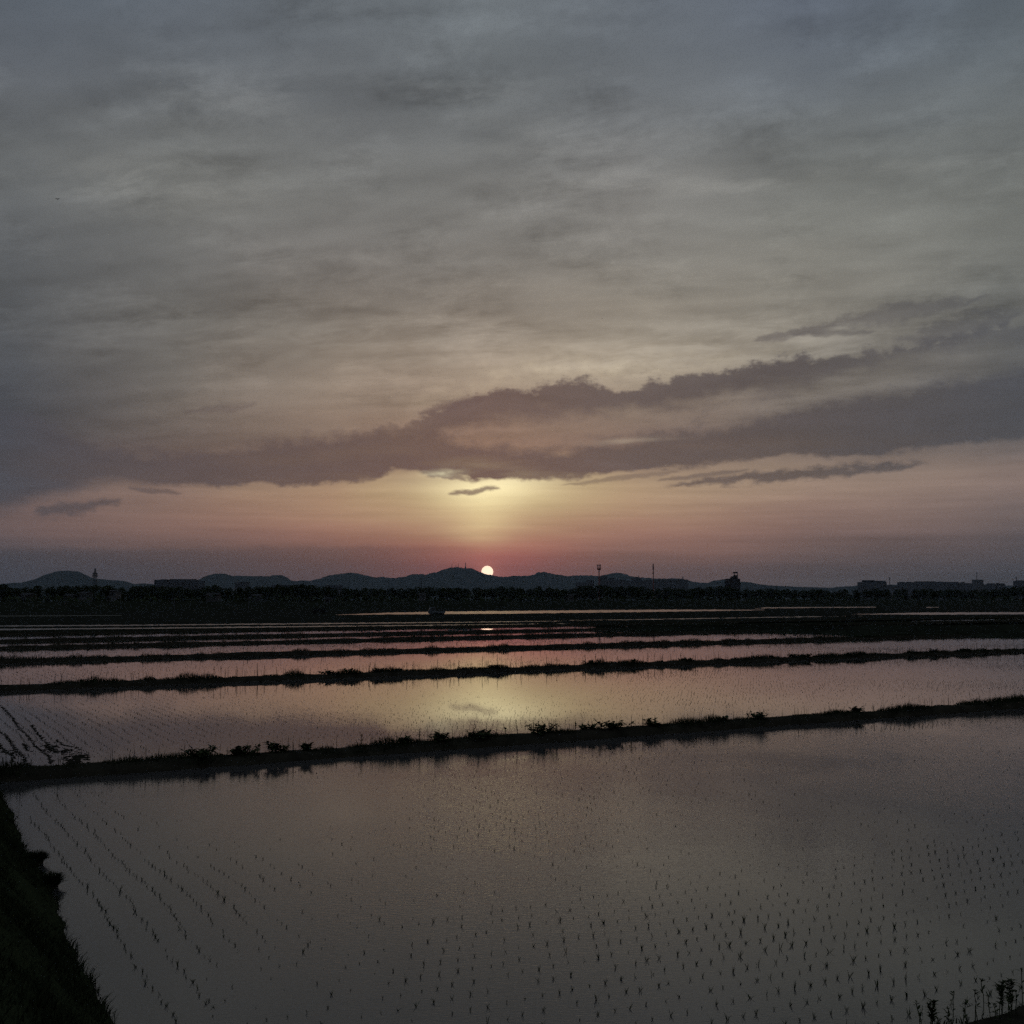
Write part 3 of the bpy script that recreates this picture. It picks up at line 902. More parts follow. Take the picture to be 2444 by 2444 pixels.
tag(link('floating_straw', np_mesh('floating_straw', Vf, Tf), M['straw']), 'dark straw and scum floating in streaks at the left end of the second paddy', 'straw', None, 'stuff')

# ------------------------------------------------------------------ leafy weeds on the dikes
def leaf_tris(V, T, p, d, up, L, W):
    """one folded leaf of six triangles"""
    d = d.normalized(); s = d.cross(up).normalized(); u = s.cross(d).normalized()
    b = len(V)
    pts = [p, p + d * L * 0.35 + s * W * 0.5 + u * W * 0.12, p + d * L * 0.35 - s * W * 0.5 + u * W * 0.12, p + d * L * 0.4 + u * 0.02 * L,
           p + d * L * 0.75 + s * W * 0.33 - u * 0.02 * L, p + d * L * 0.75 - s * W * 0.33 - u * 0.02 * L, p + d * L - u * L * 0.12]
    V += [tuple(q) for q in pts]
    T += [(b, b + 1, b + 3), (b, b + 3, b + 2), (b + 1, b + 4, b + 3), (b + 2, b + 3, b + 5), (b + 3, b + 4, b + 6), (b + 3, b + 6, b + 5)]

def leafy_weed(p, w, h, label, group, seed, nst=None):
    r = random.Random(seed)
    o = empty('leafy_weed', p)
    tag(o, label, 'weed', group)
    V, T = [], []
    bm = bmesh.new()
    nst = nst or int(8 + 12 * min(w, 1.3))
    for s_ in range(nst):
        a = r.uniform(0, 6.28); rad = w * 0.5 * r.uniform(0.1, 1.0); hh = h * r.uniform(0.35, 0.85)
        b = Vector((math.cos(a) * rad * 0.3, math.sin(a) * rad * 0.3, -0.03)); tip = Vector((math.cos(a) * rad, math.sin(a) * rad, hh))
        tube(bm, b, tip, 0.006, 0.003, 4)
        for q in range(r.randint(11, 15)):
            f = r.uniform(0.15, 1.0) ** 0.8
            base = b.lerp(tip, f)
            la = r.uniform(0, 6.28)
            dv = Vector((math.cos(la), math.sin(la), r.uniform(-0.3, 0.9)))
            leaf_tris(V, T, base, dv, Vector((0.1, 0.05, 1)), r.uniform(0.08, 0.15), r.uniform(0.045, 0.085))
    link('stem', bm_mesh('stem', bm), M['weed'], o)
    link('foliage', np_mesh('foliage', V, T), M['weed'], o)
    return o

def dike_top(ln, px, z=0.18, off=None):
    """point on a dike's top seen at image column px"""
    a, d, nrm, L, w = ln
    off = 0.2 + w * 0.5 if off is None else off
    b = a + nrm * off
    r_ = ray(px, 1500)
    k = r_.x / r_.y
    t_ = (k * b.y - b.x) / (d.x - k * d.y)
    q = b + d * t_
    return Vector((q.x, q.y, z))
W1L = [(485, 0.62, 0.22, 'widest low clump of leafy weeds on the left part of the nearest dike'),
       (580, 0.50, 0.18, 'straggling leafy weed left of the middle of the nearest dike'),
       (660, 0.42, 0.23, 'spiky leafy weed on the nearest dike, third clump from the left'),
       (735, 0.14, 0.16, 'tiny single weed sprig on the nearest dike, left of centre'),
       (965, 0.28, 0.17, 'small pointed weed on the nearest dike below the bright water'),
       (1050, 0.46, 0.24, 'tall dark weed with two raised leaves on the nearest dike'),
       (1140, 0.62, 0.22, 'bushy weed on the nearest dike just left of the picture centre'),
       (1292, 0.66, 0.25, 'broad bushy weed with curled leaves on the nearest dike, right of centre'),
       (1410, 0.40, 0.16, 'low weed beside a larger clump on the nearest dike'),
       (1462, 0.62, 0.22, 'rounded leafy clump on the nearest dike, right of the broad bushy one'),
       (1556, 0.30, 0.20, 'single upright leafy sprig on the right half of the nearest dike'),
       (1718, 0.26, 0.14, 'small weed tuft low on the right part of the nearest dike'),
       (1803, 0.44, 0.20, 'pointed leafy weed on the nearest dike towards the right'),
       (2038, 0.30, 0.15, 'last small weed on the nearest dike before the right edge')]
for k, (x, w, h, lb) in enumerate(W1L):
    leafy_weed(dike_top(lines[0], x, 0.15), w * 1.55, h * 1.05, lb, 'leafy weeds on the nearest dike', 500 + k)
W2L = [(790, 'leftmost leafy weed clump on the second dike'), (835, 'leafy weed on the second dike next to the leftmost clump'),
       (905, 'leafy weed on the second dike under the pink water'), (950, 'leafy weed on the second dike left of the sun glitter'),
       (1180, 'leafy weed on the second dike below the setting sun'), (1410, 'leafy weed on the second dike right of the sun'),
       (1510, 'larger weed mound on the right half of the second dike'), (1630, 'leafy weed on the second dike right of the mound'),
       (1890, 'leafy weed on the second dike near the right side'), (1925, 'small weed close to another on the second dike at the right'),
       (2230, 'weed clump on the second dike by the right edge'), (2300, 'rightmost leafy weed on the second dike')]
for k, (x, lb) in enumerate(W2L):
    leafy_weed(dike_top(lines[1], x, 0.15), rnd.uniform(0.6, 1.3), rnd.uniform(0.17, 0.27), lb, 'leafy weeds on the second dike', 560 + k)

# thin upright stalks standing on the first two dikes
def stalk(p, h, label, group, seed):
    r = random.Random(seed)
    o = empty('dry_stalk', p)
    tag(o, label, 'plant stalk', group)
    bm = bmesh.new()
    tip = Vector((r.uniform(-0.05, 0.05), r.uniform(-0.05, 0.05), h))
    tube(bm, (0, 0, -0.03), tip, 0.010, 0.006, 5)
    link('stem', bm_mesh('stem', bm), M['weed'], o)
    V, T = [], []
    for q in range(10):
        f = r.uniform(0.25, 1.0); a = r.uniform(0, 6.28)
        leaf_tris(V, T, tip * f, Vector((math.cos(a), math.sin(a), 0.9)), Vector((0.1, 0, 1)), r.uniform(0.04, 0.09), r.uniform(0.018, 0.035))
    link('foliage', np_mesh('foliage', V, T), M['weed'], o)
for k, (x, h) in enumerate([(1236, 0.30), (1327, 0.32), (1283, 0.28), (1002, 0.24), (865, 0.24), (1208, 0.18), (1372, 0.18)]):
    stalk(dike_top(lines[0], x), h, 'thin upright stalk standing above the weeds of the nearest dike', 'stalks on the nearest dike', 640 + k)
for k, (x, h) in enumerate([(512, 0.42), (530, 0.46), (568, 0.36), (616, 0.50), (634, 0.36), (662, 0.36), (882, 0.42), (972, 0.40), (985, 0.36), (1044, 0.46),
                            (1075, 0.40), (1095, 0.36), (1150, 0.55), (1187, 0.60), (1243, 0.48), (1305, 0.50), (1330, 0.40), (1397, 0.46), (1420, 0.50),
                            (1437, 0.44), (1475, 0.36), (1545, 0.55), (1560, 0.40), (1625, 0.40), (1952, 0.46), (2140, 0.44), (2330, 0.46), (2380, 0.52), (2420, 0.56)]):
    stalk(dike_top(lines[1], x), h, 'thin upright stalk standing on the second dike', 'stalks on the second dike', 680 + k)

# weeds on the near dike in the bottom right corner
def corner_weed(p, h, label, seed, bushy):
    r = random.Random(seed)
    o = empty('corner_weed', p)
    tag(o, label, 'weed', 'weeds in the bottom right corner')
    bm = bmesh.new(); V, T = [], []
    nst = 3 if bushy else 1
    for s_ in range(nst):
        a = r.uniform(0, 6.28); l_ = h * r.uniform(0.02, 0.14)
        tip = Vector((math.cos(a) * l_, math.sin(a) * l_, h * r.uniform(0.8, 1.0)))
        prev = Vector((0, 0, -0.03))
        for q in range(1, 5):
            nx = tip * (q / 4) + Vector((r.uniform(-0.008, 0.008), r.uniform(-0.008, 0.008), 0))
            tube(bm, prev, nx, 0.0035, 0.0028, 4); prev = nx
        nl_ = int(30 if bushy else 9)
        for q in range(nl_):
            f = r.uniform(0.3, 1.0) if bushy else r.uniform(0.15, 1.0)
            a = r.uniform(0, 6.28)
            leaf_tris(V, T, tip * f, Vector((math.cos(a), math.sin(a), r.uniform(0.1, 1.0))), Vector((0.1, 0, 1)), r.uniform(0.03, 0.06), r.uniform(0.010, 0.022))
        for q in range(16 if bushy else 9):      # flower head
            a = r.uniform(0, 6.28)
            leaf_tris(V, T, tip * r.uniform(0.9, 1.0), Vector((math.cos(a), math.sin(a), r.uniform(0.2, 1.0))), Vector((0.1, 0, 1)), r.uniform(0.012, 0.03), r.uniform(0.008, 0.014))
    link('stem', bm_mesh('stem', bm), M['weed'], o)
    link('foliage', np_mesh('foliage', V, T), M['weed'], o)
def near_pt(px, off):
    q = dike_top(nl, px, 0.17, off)
    return q
corner_weed(near_pt(2385, 0.62), 0.24, 'tallest bushy weed in the bottom right corner', 801, True)
corner_weed(near_pt(2362, 0.66), 0.24, 'bushy weed just left of the tallest one at bottom right', 802, True)
corner_weed(near_pt(2200, 0.68), 0.22, 'lone branching weed left of the others at the bottom right edge', 803, True)
for k in range(22):
    x = 2085 + k * 16.5 + rnd.uniform(-7, 7)
    if x > 2452: x = 2452
    corner_weed(near_pt(x, rnd.uniform(0.35, 0.78)), rnd.uniform(0.15, 0.27), 'thin dark weed stalk among the weeds of the bottom right corner', 820 + k, False)

# ------------------------------------------------------------------ far trees
def tree_meshes(seed):
    r = np.random.default_rng(seed)
    lob = []
    for q in range(9):
        a = r.uniform(0, 6.28); rad = r.uniform(0.0, 0.32)
        lob.append((math.cos(a) * rad, math.sin(a) * rad, r.uniform(0.45, 0.80), r.uniform(0.16, 0.26)))
    lob.append((0, 0, 0.83, 0.16))
    V, T = [], []
    for (cx, cy, cz, rr) in lob:
        n = 95
        u = r.normal(size=(n, 3)); u /= np.linalg.norm(u, axis=1)[:, None]
        P = np.array([cx, cy, cz]) + u * (rr * r.uniform(0.55, 1.05, n))[:, None] * np.array([1.0, 1.0, 0.8])
        for p in P:
            a = r.normal(size=3); a /= np.linalg.norm(a)
            b = np.cross(a, r.normal(size=3)); b /= np.linalg.norm(b)
            s1, s2 = r.uniform(0.025, 0.055), r.uniform(0.02, 0.045)
            k = len(V)
            V += [p - a * s1, p + b * s2, p + a * s1, p - b * s2 * 0.8 + a * s1 * 0.2]
            T += [(k, k + 1, k + 2), (k, k + 2, k + 3)]
    crown = np_mesh('crown', np.array(V), T); crown.materials.append(M['leaf'])
    bm = bmesh.new()
    tube(bm, (0, 0, -0.02), (0.01, 0, 0.35), 0.035, 0.024, 7)
    tube(bm, (0.01, 0, 0.35), (0, 0.01, 0.7), 0.024, 0.010, 6)
    for q in range(6):
        cx, cy, cz, rr = lob[q]
        tube(bm, (0.005, 0, 0.28 + 0.04 * q), (cx * 0.8, cy * 0.8, cz), 0.013, 0.005, 5)
    tr = bm_mesh('trunk', bm); tr.materials.append(M['bark'])
    return crown, tr
TP = [tree_meshes(s) for s in range(40, 47)]
TOP = [(-100, 1396), (0, 1393), (20, 1400), (60, 1398), (100, 1396), (130, 1398), (170, 1395), (210, 1397), (250, 1395), (272, 1404), (300, 1402), (340, 1399), (400, 1399),
       (450, 1400), (480, 1401), (510, 1397), (528, 1405), (550, 1400), (600, 1401), (640, 1399), (700, 1395), (735, 1395), (775, 1401), (850, 1403), (950, 1402),
       (1000, 1401), (1100, 1402), (1160, 1401), (1210, 1399), (1260, 1402), (1300, 1399), (1350, 1402), (1420, 1396), (1470, 1398), (1520, 1400), (1570, 1402),
       (1620, 1401), (1660, 1400), (1700, 1398), (1730, 1399), (1800, 1405), (1830, 1402), (1900, 1407), (1960, 1405), (2000, 1408), (2050, 1406), (2100, 1405),
       (2150, 1405), (2200, 1404), (2250, 1406), (2300, 1406), (2350, 1405), (2400, 1401), (2444, 1397), (2560, 1398)]
def top_y(x):
    return float(np.interp(x, [p[0] for p in TOP], [p[1] for p in TOP]))
def tree_dist(x):
    return float(np.interp(x, [-100, 2544], [350, 640]))
def place_tree(x, dist, ty, wfac, label, group):
    top = atd(x, ty, dist)
    h = top.z + 0.3
    o = empty('tree', (top.x, dist, -0.05), rnd.uniform(0, 6.28))
    o.scale = (h * wfac, h * wfac, h * 1.03)
    tag(o, label, 'tree', group)
    c, tr = rnd.choice(TP)
    link('crown', c, None, o); link('trunk', tr, None, o)
SPECIAL = {6: 'dark tree cut off by the left edge of the far treeline', 258: 'round dark tree standing right of the lattice tower',
           512: 'rounded tree in the far treeline right of the long flat building', 722: 'square topped tree rising from the middle left treeline'}
for x, lb in SPECIAL.items():
    place_tree(x, tree_dist(x), top_y(x) - 1, 1.0, lb, 'trees of the far treeline')
x = -70.0
nt_ = 0
while x < 2520:
    x += rnd.uniform(15, 27)
    if any(abs(x - s_) < 12 for s_ in SPECIAL): continue
    wf = rnd.uniform(0.85, 1.25)
    place_tree(x, tree_dist(x) + rnd.uniform(0, 70), top_y(x) + rnd.uniform(-1.0, 5.0), wf,
               'dark broadleaf tree in the far treeline beyond the paddies', 'trees of the far treeline')
    nt_ += 1
# undergrowth that reads as one mass along the treeline
n = 9000
xs = rng.uniform(-120, 2560, n)
dd = np.interp(xs, [-100, 2544], [325, 610]) + rng.uniform(0, 60, n)
X = (xs - 1222) / FPX * dd
zt = np.interp(xs, [-100, 2544], [3.8, 4.4]) * (1 + 0.25 * vnoise(xs * 0.05, 91) + 0.2 * vnoise(xs * 0.17, 92))
Z = zt * rng.random(n) ** 0.7
V = np.zeros((n, 4, 3), np.float32)
a = rng.normal(size=(n, 3)); a /= np.linalg.norm(a, axis=1)[:, None]
b = np.cross(a, rng.normal(size=(n, 3))); b /= np.linalg.norm(b, axis=1)[:, None]
s1 = rng.uniform(0.4, 0.9, n)[:, None]
C_ = np.stack([X, dd, Z], 1)
V[:, 0] = C_ - a * s1; V[:, 1] = C_ + b * s1 * 0.7; V[:, 2] = C_ + a * s1; V[:, 3] = C_ - b * s1 * 0.7
off = (np.arange(n) * 4)[:, None]
T = np.concatenate([off + np.array([[0, 1, 2]]), off + np.array([[0, 2, 3]])])
tag(link('undergrowth', np_mesh('undergrowth', V.reshape(-1, 3), T), M['leaf']), 'dark mass of bushes below the far treeline', 'bushes', None, 'stuff')

# ------------------------------------------------------------------ houses, buildings, towers
def px_w(n_px, dist):
    return n_px * dist / FPX
def house(x, ybase, ytop, wpx, dist, label, wall='pale', ridge_x=True):
    p = atd(x, ybase, dist)
    w = px_w(wpx, dist); z0, z1 = -0.05, atd(x, ytop, dist).z
    eave = z1 - 0.32 * min(w, 6) * 0.6
    o = empty('house', (p.x, dist, 0)); tag(o, label, 'house', 'houses among the far trees')
    bm = bmesh.new(); box(bm, -w / 2, w / 2, -2.8, 2.8, z0, eave)
    link('wall', bm_mesh('wall', bm), M[wall], o)
    bm = bmesh.new()
    e = 0.35
    A = [bm.verts.new(c) for c in ((-w / 2 - e, -3.2, eave - 0.05), (w / 2 + e, -3.2, eave - 0.05), (w / 2 + e, 3.2, eave - 0.05), (-w / 2 - e, 3.2, eave - 0.05))]
    B = [bm.verts.new(c) for c in ((-w / 2 - e, 0, z1), (w / 2 + e, 0, z1))]
    for f in ((A[0], A[1], B[1], B[0]), (A[2], A[3], B[0], B[1]), (A[0], B[0], A[3]), (A[1], A[2], B[1]), (A[3], A[2], A[1], A[0])):
        bm.faces.new(f)
    link('roof', bm_mesh('roof', bm), M['roof'], o)
    for s_ in (-0.25, 0.22):
        bm = bmesh.new(); box(bm, s_ * w - 0.6, s_ * w + 0.6, -2.86, -2.78, eave - 1.5, eave - 0.5)
        link('window', bm_mesh('window', bm), M['glass'], o)
for (x, yb, yt, w, dd_, lb, wl) in [
    (68, 1428, 1415, 22, 375, 'small pale house among trees at the far left', 'pale'),
    (205, 1428, 1412, 18, 380, 'small pale gabled house under the hill left of the lattice tower', 'pale'),
    (168, 1428, 1418, 16, 377, 'low pale house between the first and second far houses', 'pale'),
    (275, 1426, 1408, 14, 380, 'narrow pale house in the gap right of the round tree', 'pale'),
    (510, 1430, 1415, 26, 402, 'wide pale house under the trees right of the long flat building', 'pale'),
    (615, 1428, 1418, 18, 410, 'small grey house half hidden in the middle left treeline', 'concrete'),
    (785, 1432, 1426, 10, 372, 'tiny pale hut in front of the treeline left of centre', 'pale'),
    (1008, 1424, 1416, 14, 425, 'pale hut at the foot of the two thin masts', 'pale'),
    (1362, 1426, 1418, 14, 460, 'small pale hut under the treeline right of the sun', 'pale')]:
    house(x, yb, yt, w, dd_, lb, wl)

def building(x0, x1, ytop, dist, label, extra=(), m='concrete', depth=16.0):
    dist = dist * 2.6
    xm = (x0 + x1) / 2
    p = atd(xm, ytop, dist)
    w = px_w(x1 - x0, dist); H = p.z
    o = empty('building', (p.x, dist, 0)); tag(o, label, 'building', 'buildings on the far skyline')
    bm = bmesh.new(); box(bm, -w / 2, w / 2, 0, depth, -0.05, H)
    link('wall', bm_mesh('wall', bm), M[m], o)
    bm = bmesh.new()
    t_ = 0.5
    for (a0, a1, b0, b1) in ((-w / 2 - 0.15, w / 2 + 0.15, -0.15, t_), (-w / 2 - 0.15, w / 2 + 0.15, depth - t_, depth + 0.15),
                             (-w / 2 - 0.15, -w / 2 + t_, t_ + 0.004, depth - t_ - 0.004), (w / 2 - t_, w / 2 + 0.15, t_ + 0.004, depth - t_ - 0.004)):
        box(bm, a0, a1, b0, b1, H - 0.25, H + 0.35)
    link('parapet', bm_mesh('parapet', bm), M['darkwall'], o)
    nf = max(1, int(H / 3.4))
    for f in range(nf):
        z = H - 2.6 - f * 3.4
        if z < 1: break
        nw = min(6, max(2, int(w / 9.0)))
        for q in range(nw):
            cx = -w / 2 + (q + 0.5) * w / nw
            if f > 1 or nw * nf > 60: continue
            bm = bmesh.new(); box(bm, cx - w / nw * 0.36, cx + w / nw * 0.36, -0.06, 0.05, z, z + 1.5)
            link('window', bm_mesh('window', bm), M['glass'], o)
    for (nm, a, b, yt) in extra:
        za = atd(xm, yt, dist).z
        ca_, cb = px_w(a - xm, dist), px_w(b - xm, dist)
        bm = bmesh.new(); box(bm, ca_, cb, 2.0, depth * 0.7, H - 0.05, za)
        link(nm, bm_mesh(nm, bm), M['darkwall'], o)
    return o
building(368, 466, 1384, 760, 'long flat roofed building above the left treeline', [('stair_tower', 382, 396, 1382.4), ('roof_house', 403, 465, 1382)], 'darkwall')
building(462, 484, 1386.5, 780, 'low annexe right of the long flat building', [('roof_house', 466, 476, 1385)], 'concrete')
building(560, 591, 1389.5, 760, 'small block with flat roof in front of the left hills', [('roof_house', 563, 588, 1388.6)], 'concrete')
building(648, 690, 1396.5, 700, 'low wide block in the middle left treeline', [('roof_house', 655, 672, 1395.5)], 'darkwall')
building(776, 814, 1397, 720, 'low flat block left of the highest hill', [('roof_house', 780, 800, 1396)], 'darkwall')
building(1375, 1402, 1391, 850, 'low stepped block left of the mast with a drum head', [('roof_house', 1380, 1396, 1389.5)], 'concrete')
building(1401, 1417, 1385, 880, 'narrow block just left of the mast with a drum head', [('roof_house', 1402, 1409, 1384)], 'concrete')
building(1431, 1450, 1376, 900, 'tall block right of the mast with a drum head', [('stair_tower', 1440, 1446, 1372.5)], 'concrete')
building(1449, 1491, 1384, 900, 'wide block behind the right treeline beside the tall block', [('roof_house', 1452, 1466, 1380)], 'concrete')
building(1494, 1540, 1387, 960, 'pale low block between the two masts', [('roof_house', 1508, 1532, 1379)], 'concrete')
building(1541, 1588, 1385, 960, 'low block behind the slender pole mast', [('roof_house', 1571, 1587, 1382.5)], 'concrete')
building(1590, 1625, 1384, 1000, 'block right of the slender pole mast with a dark roof house', [('roof_house', 1609, 1617, 1383)], 'concrete')
building(1624, 1643, 1383.5, 1000, 'end block of the right hand row of far buildings', [('roof_house', 1627, 1632, 1381)], 'concrete')
building(2052, 2116, 1389.5, 900, 'broad stepped building on the right skyline', [('upper_floor', 2061, 2115, 1386), ('roof_house', 2062, 2088, 1384.6)], 'concrete')
building(2118, 2150, 1398, 900, 'low shed right of the broad stepped building', [('roof_house', 2122, 2130, 1397)], 'pale')
building(2147, 2206, 1390, 950, 'left block of the long row on the right skyline', [('roof_house', 2150, 2160, 1388.6), ('stair_tower', 2167, 2176, 1388.5), ('plant_room', 2186, 2204, 1387.6)], 'concrete')
building(2206, 2262, 1389, 960, 'middle block of the long row on the right skyline', [('roof_house', 2207, 2234, 1387.3), ('stair_tower', 2243, 2252, 1388)], 'concrete')
building(2262, 2303, 1390.5, 970, 'right block of the long row on the right skyline', [('roof_house', 2266, 2288, 1388.8), ('stair_tower', 2299, 2303, 1389)], 'concrete')
building(2300, 2328, 1392.5, 990, 'low block between the long row and the water tower like block', [('roof_house', 2306, 2314, 1391.5)], 'concrete')
bt = building(2327, 2347, 1384, 900, 'tall narrow block carrying an antenna mast near the right edge', [('roof_house', 2329, 2345, 1383.4)], 'pale')
building(2348, 2400, 1395, 980, 'low irregular row of roofs near the right edge', [('roof_house', 2360, 2376, 1392), ('stair_tower', 2382, 2386, 1391), ('plant_room', 2390, 2399, 1392.5)], 'concrete')
building(2426, 2470, 1387, 900, 'dark block cut by the right edge of the picture', [('roof_house', 2430, 2470, 1385)], 'concrete')

# rice store: tower block with a stepped roof and a head house
dR = 720
def up(xa, ya): return atd(xa, ya, dR)
o = empty('grain_silo', (up(1752, 1400).x, dR, 0)); tag(o, 'dark grain store tower with a stepped top and open head house', 'silo')
x0 = up(1752, 1400).x
def rx(v_): return up(v_, 1400).x - x0
bm = bmesh.new(); box(bm, rx(1736.5), rx(1767), 0, 9, -0.05, up(0, 1381).z); link('wall', bm_mesh('wall', bm), M['darkwall'], o)
bm = bmesh.new()
zA, zB, zC = up(0, 1381).z, up(0, 1375.5).z, up(0, 1372.5).z
f0 = [(rx(1746), zA), (rx(1750), zB), (rx(1754), zB), (rx(1756), zC), (rx(1762), zC), (rx(1762.5), zA)]
A = [bm.verts.new((x_, 1.0, z_)) for x_, z_ in f0]; B = [bm.verts.new((x_, 7.0, z_)) for x_, z_ in f0]
bm.faces.new(A); bm.faces.new(B[::-1])
for q in range(len(A)):
    bm.faces.new((A[q], B[q], B[(q + 1) % len(A)], A[(q + 1) % len(A)]))
link('upper_tower', bm_mesh('upper_tower', bm), M['darkwall'], o)
bm = bmesh.new(); box(bm, rx(1754), rx(1762.5), 1.5, 6.5, up(0, 1368).z, up(0, 1364.8).z); link('head_house', bm_mesh('head_house', bm), M['darkwall'], o)
for xx in (1754.6, 1761.9):
    bm = bmesh.new(); tube(bm, (rx(xx), 2, zC - 0.05), (rx(xx), 2, up(0, 1368).z + 0.02), 0.22, 0.22, 6); link('post', bm_mesh('post', bm), M['steel'], o)
bm = bmesh.new(); box(bm, rx(1740), rx(1744), -0.08, 0.05, up(0, 1396).z, up(0, 1388).z); link('window', bm_mesh('window', bm), M['glass'], o)

# masts
def mast_base(x, dist, label):
    p = atd(x, 1400, dist)
    o = empty('mast', (p.x, dist, 0)); tag(o, label, 'mast', 'masts on the skyline')
    return o, (lambda y: atd(x, y, dist).z), (lambda n_: px_w(n_, dist))
def part_tube(o, nm, p0, p1, r0, r1=None, m='steel', n=8):
    bm = bmesh.new(); tube(bm, p0, p1, r0, r1, n); return link(nm, bm_mesh(nm, bm), M[m], o)
# mast with a drum head
o, Z_, W_ = mast_base(1430, 700, 'tall pole mast with a drum and an antenna ring on its head')
part_tube(o, 'pole', (0, 0, -0.05), (0, 0, Z_(1352)), W_(1.8), W_(1.2), 'redsteel')
part_tube(o, 'drum', (0, 0, Z_(1360.5)), (0, 0, Z_(1356.5)), W_(4.2), W_(4.6), 'redsteel', 12)
part_tube(o, 'ring_platform', (0, 0, Z_(1349.8)), (0, 0, Z_(1348.6)), W_(4.8), W_(4.8), 'redsteel', 12)
for q in range(3):
    a = q * 2.094 + 0.5
    part_tube(o, 'antenna_panel', (math.cos(a) * W_(4.3), math.sin(a) * W_(4.3), Z_(1356.5)), (math.cos(a) * W_(4.3), math.sin(a) * W_(4.3), Z_(1347)), W_(0.9), None, 'redsteel', 6)
part_tube(o, 'lightning_rod', (0, 0, Z_(1352.02)), (0, 0, Z_(1343)), W_(0.35), W_(0.2), 'steel', 5)
# slender pole mast
o, Z_, W_ = mast_base(1559.5, 700, 'slender pole mast with one small collar right of the drum mast')
part_tube(o, 'pole', (0, 0, -0.05), (0, 0, Z_(1360)), W_(1.3), W_(1.0), 'redsteel')
part_tube(o, 'antenna_sleeve', (0, 0, Z_(1359.9)), (0, 0, Z_(1345.5)), W_(1.9), W_(1.4), 'redsteel')
part_tube(o, 'collar', (0, 0, Z_(1368.6)), (0, 0, Z_(1367)), W_(2.8), W_(3.0), 'redsteel', 10)
# lattice tower
dT = 620
o, Z_, W_ = mast_base(226, dT, 'lattice radio tower with three platforms before the left hill')
wb, wt = W_(4.4), W_(2.0)
def lat(z):
    f = (z + 0.05) / (Z_(1362) + 0.05); return wb + (wt - wb) * f
for sx in (-1, 1):
    for sy in (-1, 1):
        part_tube(o, 'leg', (sx * wb, sy * wb, -0.05), (sx * wt, sy * wt, Z_(1362)), 0.12, 0.10, 'steel', 5)
zs = np.linspace(0.5, Z_(1364), 12)
for za, zb in zip(zs, zs[1:]):
    bm = bmesh.new()
    for (ax_, ay_), (bx_, by_) in (((-1, -1), (1, -1)), ((1, -1), (1, 1)), ((1, 1), (-1, 1)), ((-1, 1), (-1, -1))):
        la, lb_ = lat(za), lat(zb)
        tube(bm, (ax_ * la, ay_ * la, za), (bx_ * lb_, by_ * lb_, zb), 0.06, None, 4)
        tube(bm, (ax_ * la, ay_ * la, za), (bx_ * la, by_ * la, za), 0.06, None, 4)
    link('brace', bm_mesh('brace', bm), M['steel'], o)
for y0_, y1_, hw in ((1377.5, 1375.5, 7.2), (1370, 1367.5, 6.6), (1359, 1357.6, 3.2)):
    part_tube(o, 'platform', (0, 0, Z_(y0_)), (0, 0, Z_(y1_)), W_(hw * 0.8), W_(hw), 'steel', 12)
for q in range(5):
    a = q * 1.256
    part_tube(o, 'dish_antenna', (math.cos(a) * W_(4.6), math.sin(a) * W_(4.6), Z_(1374)), (math.cos(a) * W_(5.6), math.sin(a) * W_(5.6), Z_(1371.5)), W_(1.5), W_(1.5), 'steel', 8)
part_tube(o, 'top_pole', (0, 0, Z_(1367.4)), (0, 0, Z_(1356.5)), W_(1.7), W_(1.4), 'steel')
# two thin masts in front of the main hill
for x_, yt, w_, lb in ((1005.5, 1379, 1.0, 'left and darker of two thin masts before the main hill'), (1013.5, 1383, 0.8, 'right and shorter of two thin masts before the main hill')):
    o, Z_, W_ = mast_base(x_, 480, lb)
    part_tube(o, 'pole', (0, 0, -0.05), (0, 0, Z_(yt)), W_(w_), W_(w_ * 0.6))
    part_tube(o, 'crossarm', (-W_(2.2), 0, Z_(yt + 2.5)), (W_(2.2), 0, Z_(yt + 2.5)), W_(0.4), None, 'steel', 5)
# antenna poles on the right
for x_, yt, dist_, lb in ((2123.5, 1378, 2300, 'faint thin mast beside the broad stepped building'), (2332, 1366, 2342, 'antenna mast on the tall narrow block'),
                          (2426, 1377, 2330, 'short forked antenna at the right edge'), (1524, 1374, 2490, 'short antenna on a roof between the two tall masts'), (1630, 1376, 2595, 'thin rod on the end block of the right hand row')):
    o, Z_, W_ = mast_base(x_, dist_, lb)
    part_tube(o, 'pole', (0, 0, -0.05), (0, 0, Z_(yt)), W_(0.9), W_(0.6))
    part_tube(o, 'crossarm', (-W_(2.4), 0, Z_(yt + 1.2)), (W_(2.4), 0, Z_(yt + 1.2)), W_(0.6), None, 'steel', 5)
    part_tube(o, 'crossarm', (-W_(1.8), 0, Z_(yt + 4.0)), (W_(1.8), 0, Z_(yt + 4.0)), W_(0.5), None, 'steel', 5)
# utility poles at the levee
for x_, yt, dist_, lb in ((417, 1424, 290, 'faint utility pole before the dark levee at the left'), (594, 1425, 300, 'faint utility pole before the dark levee left of centre')):
    o, Z_, W_ = mast_base(x_, dist_, lb)
    o.name = 'utility_pole'; o['category'] = 'utility pole'; o['group'] = 'utility poles by the levee'
    part_tube(o, 'pole', (0, 0, -0.05), (0, 0, Z_(yt)), 0.14, 0.10, 'concrete')
    part_tube(o, 'crossarm', (-0.8, 0, Z_(yt) - 0.35), (0.8, 0, Z_(yt) - 0.35), 0.05, None, 'steel', 5)

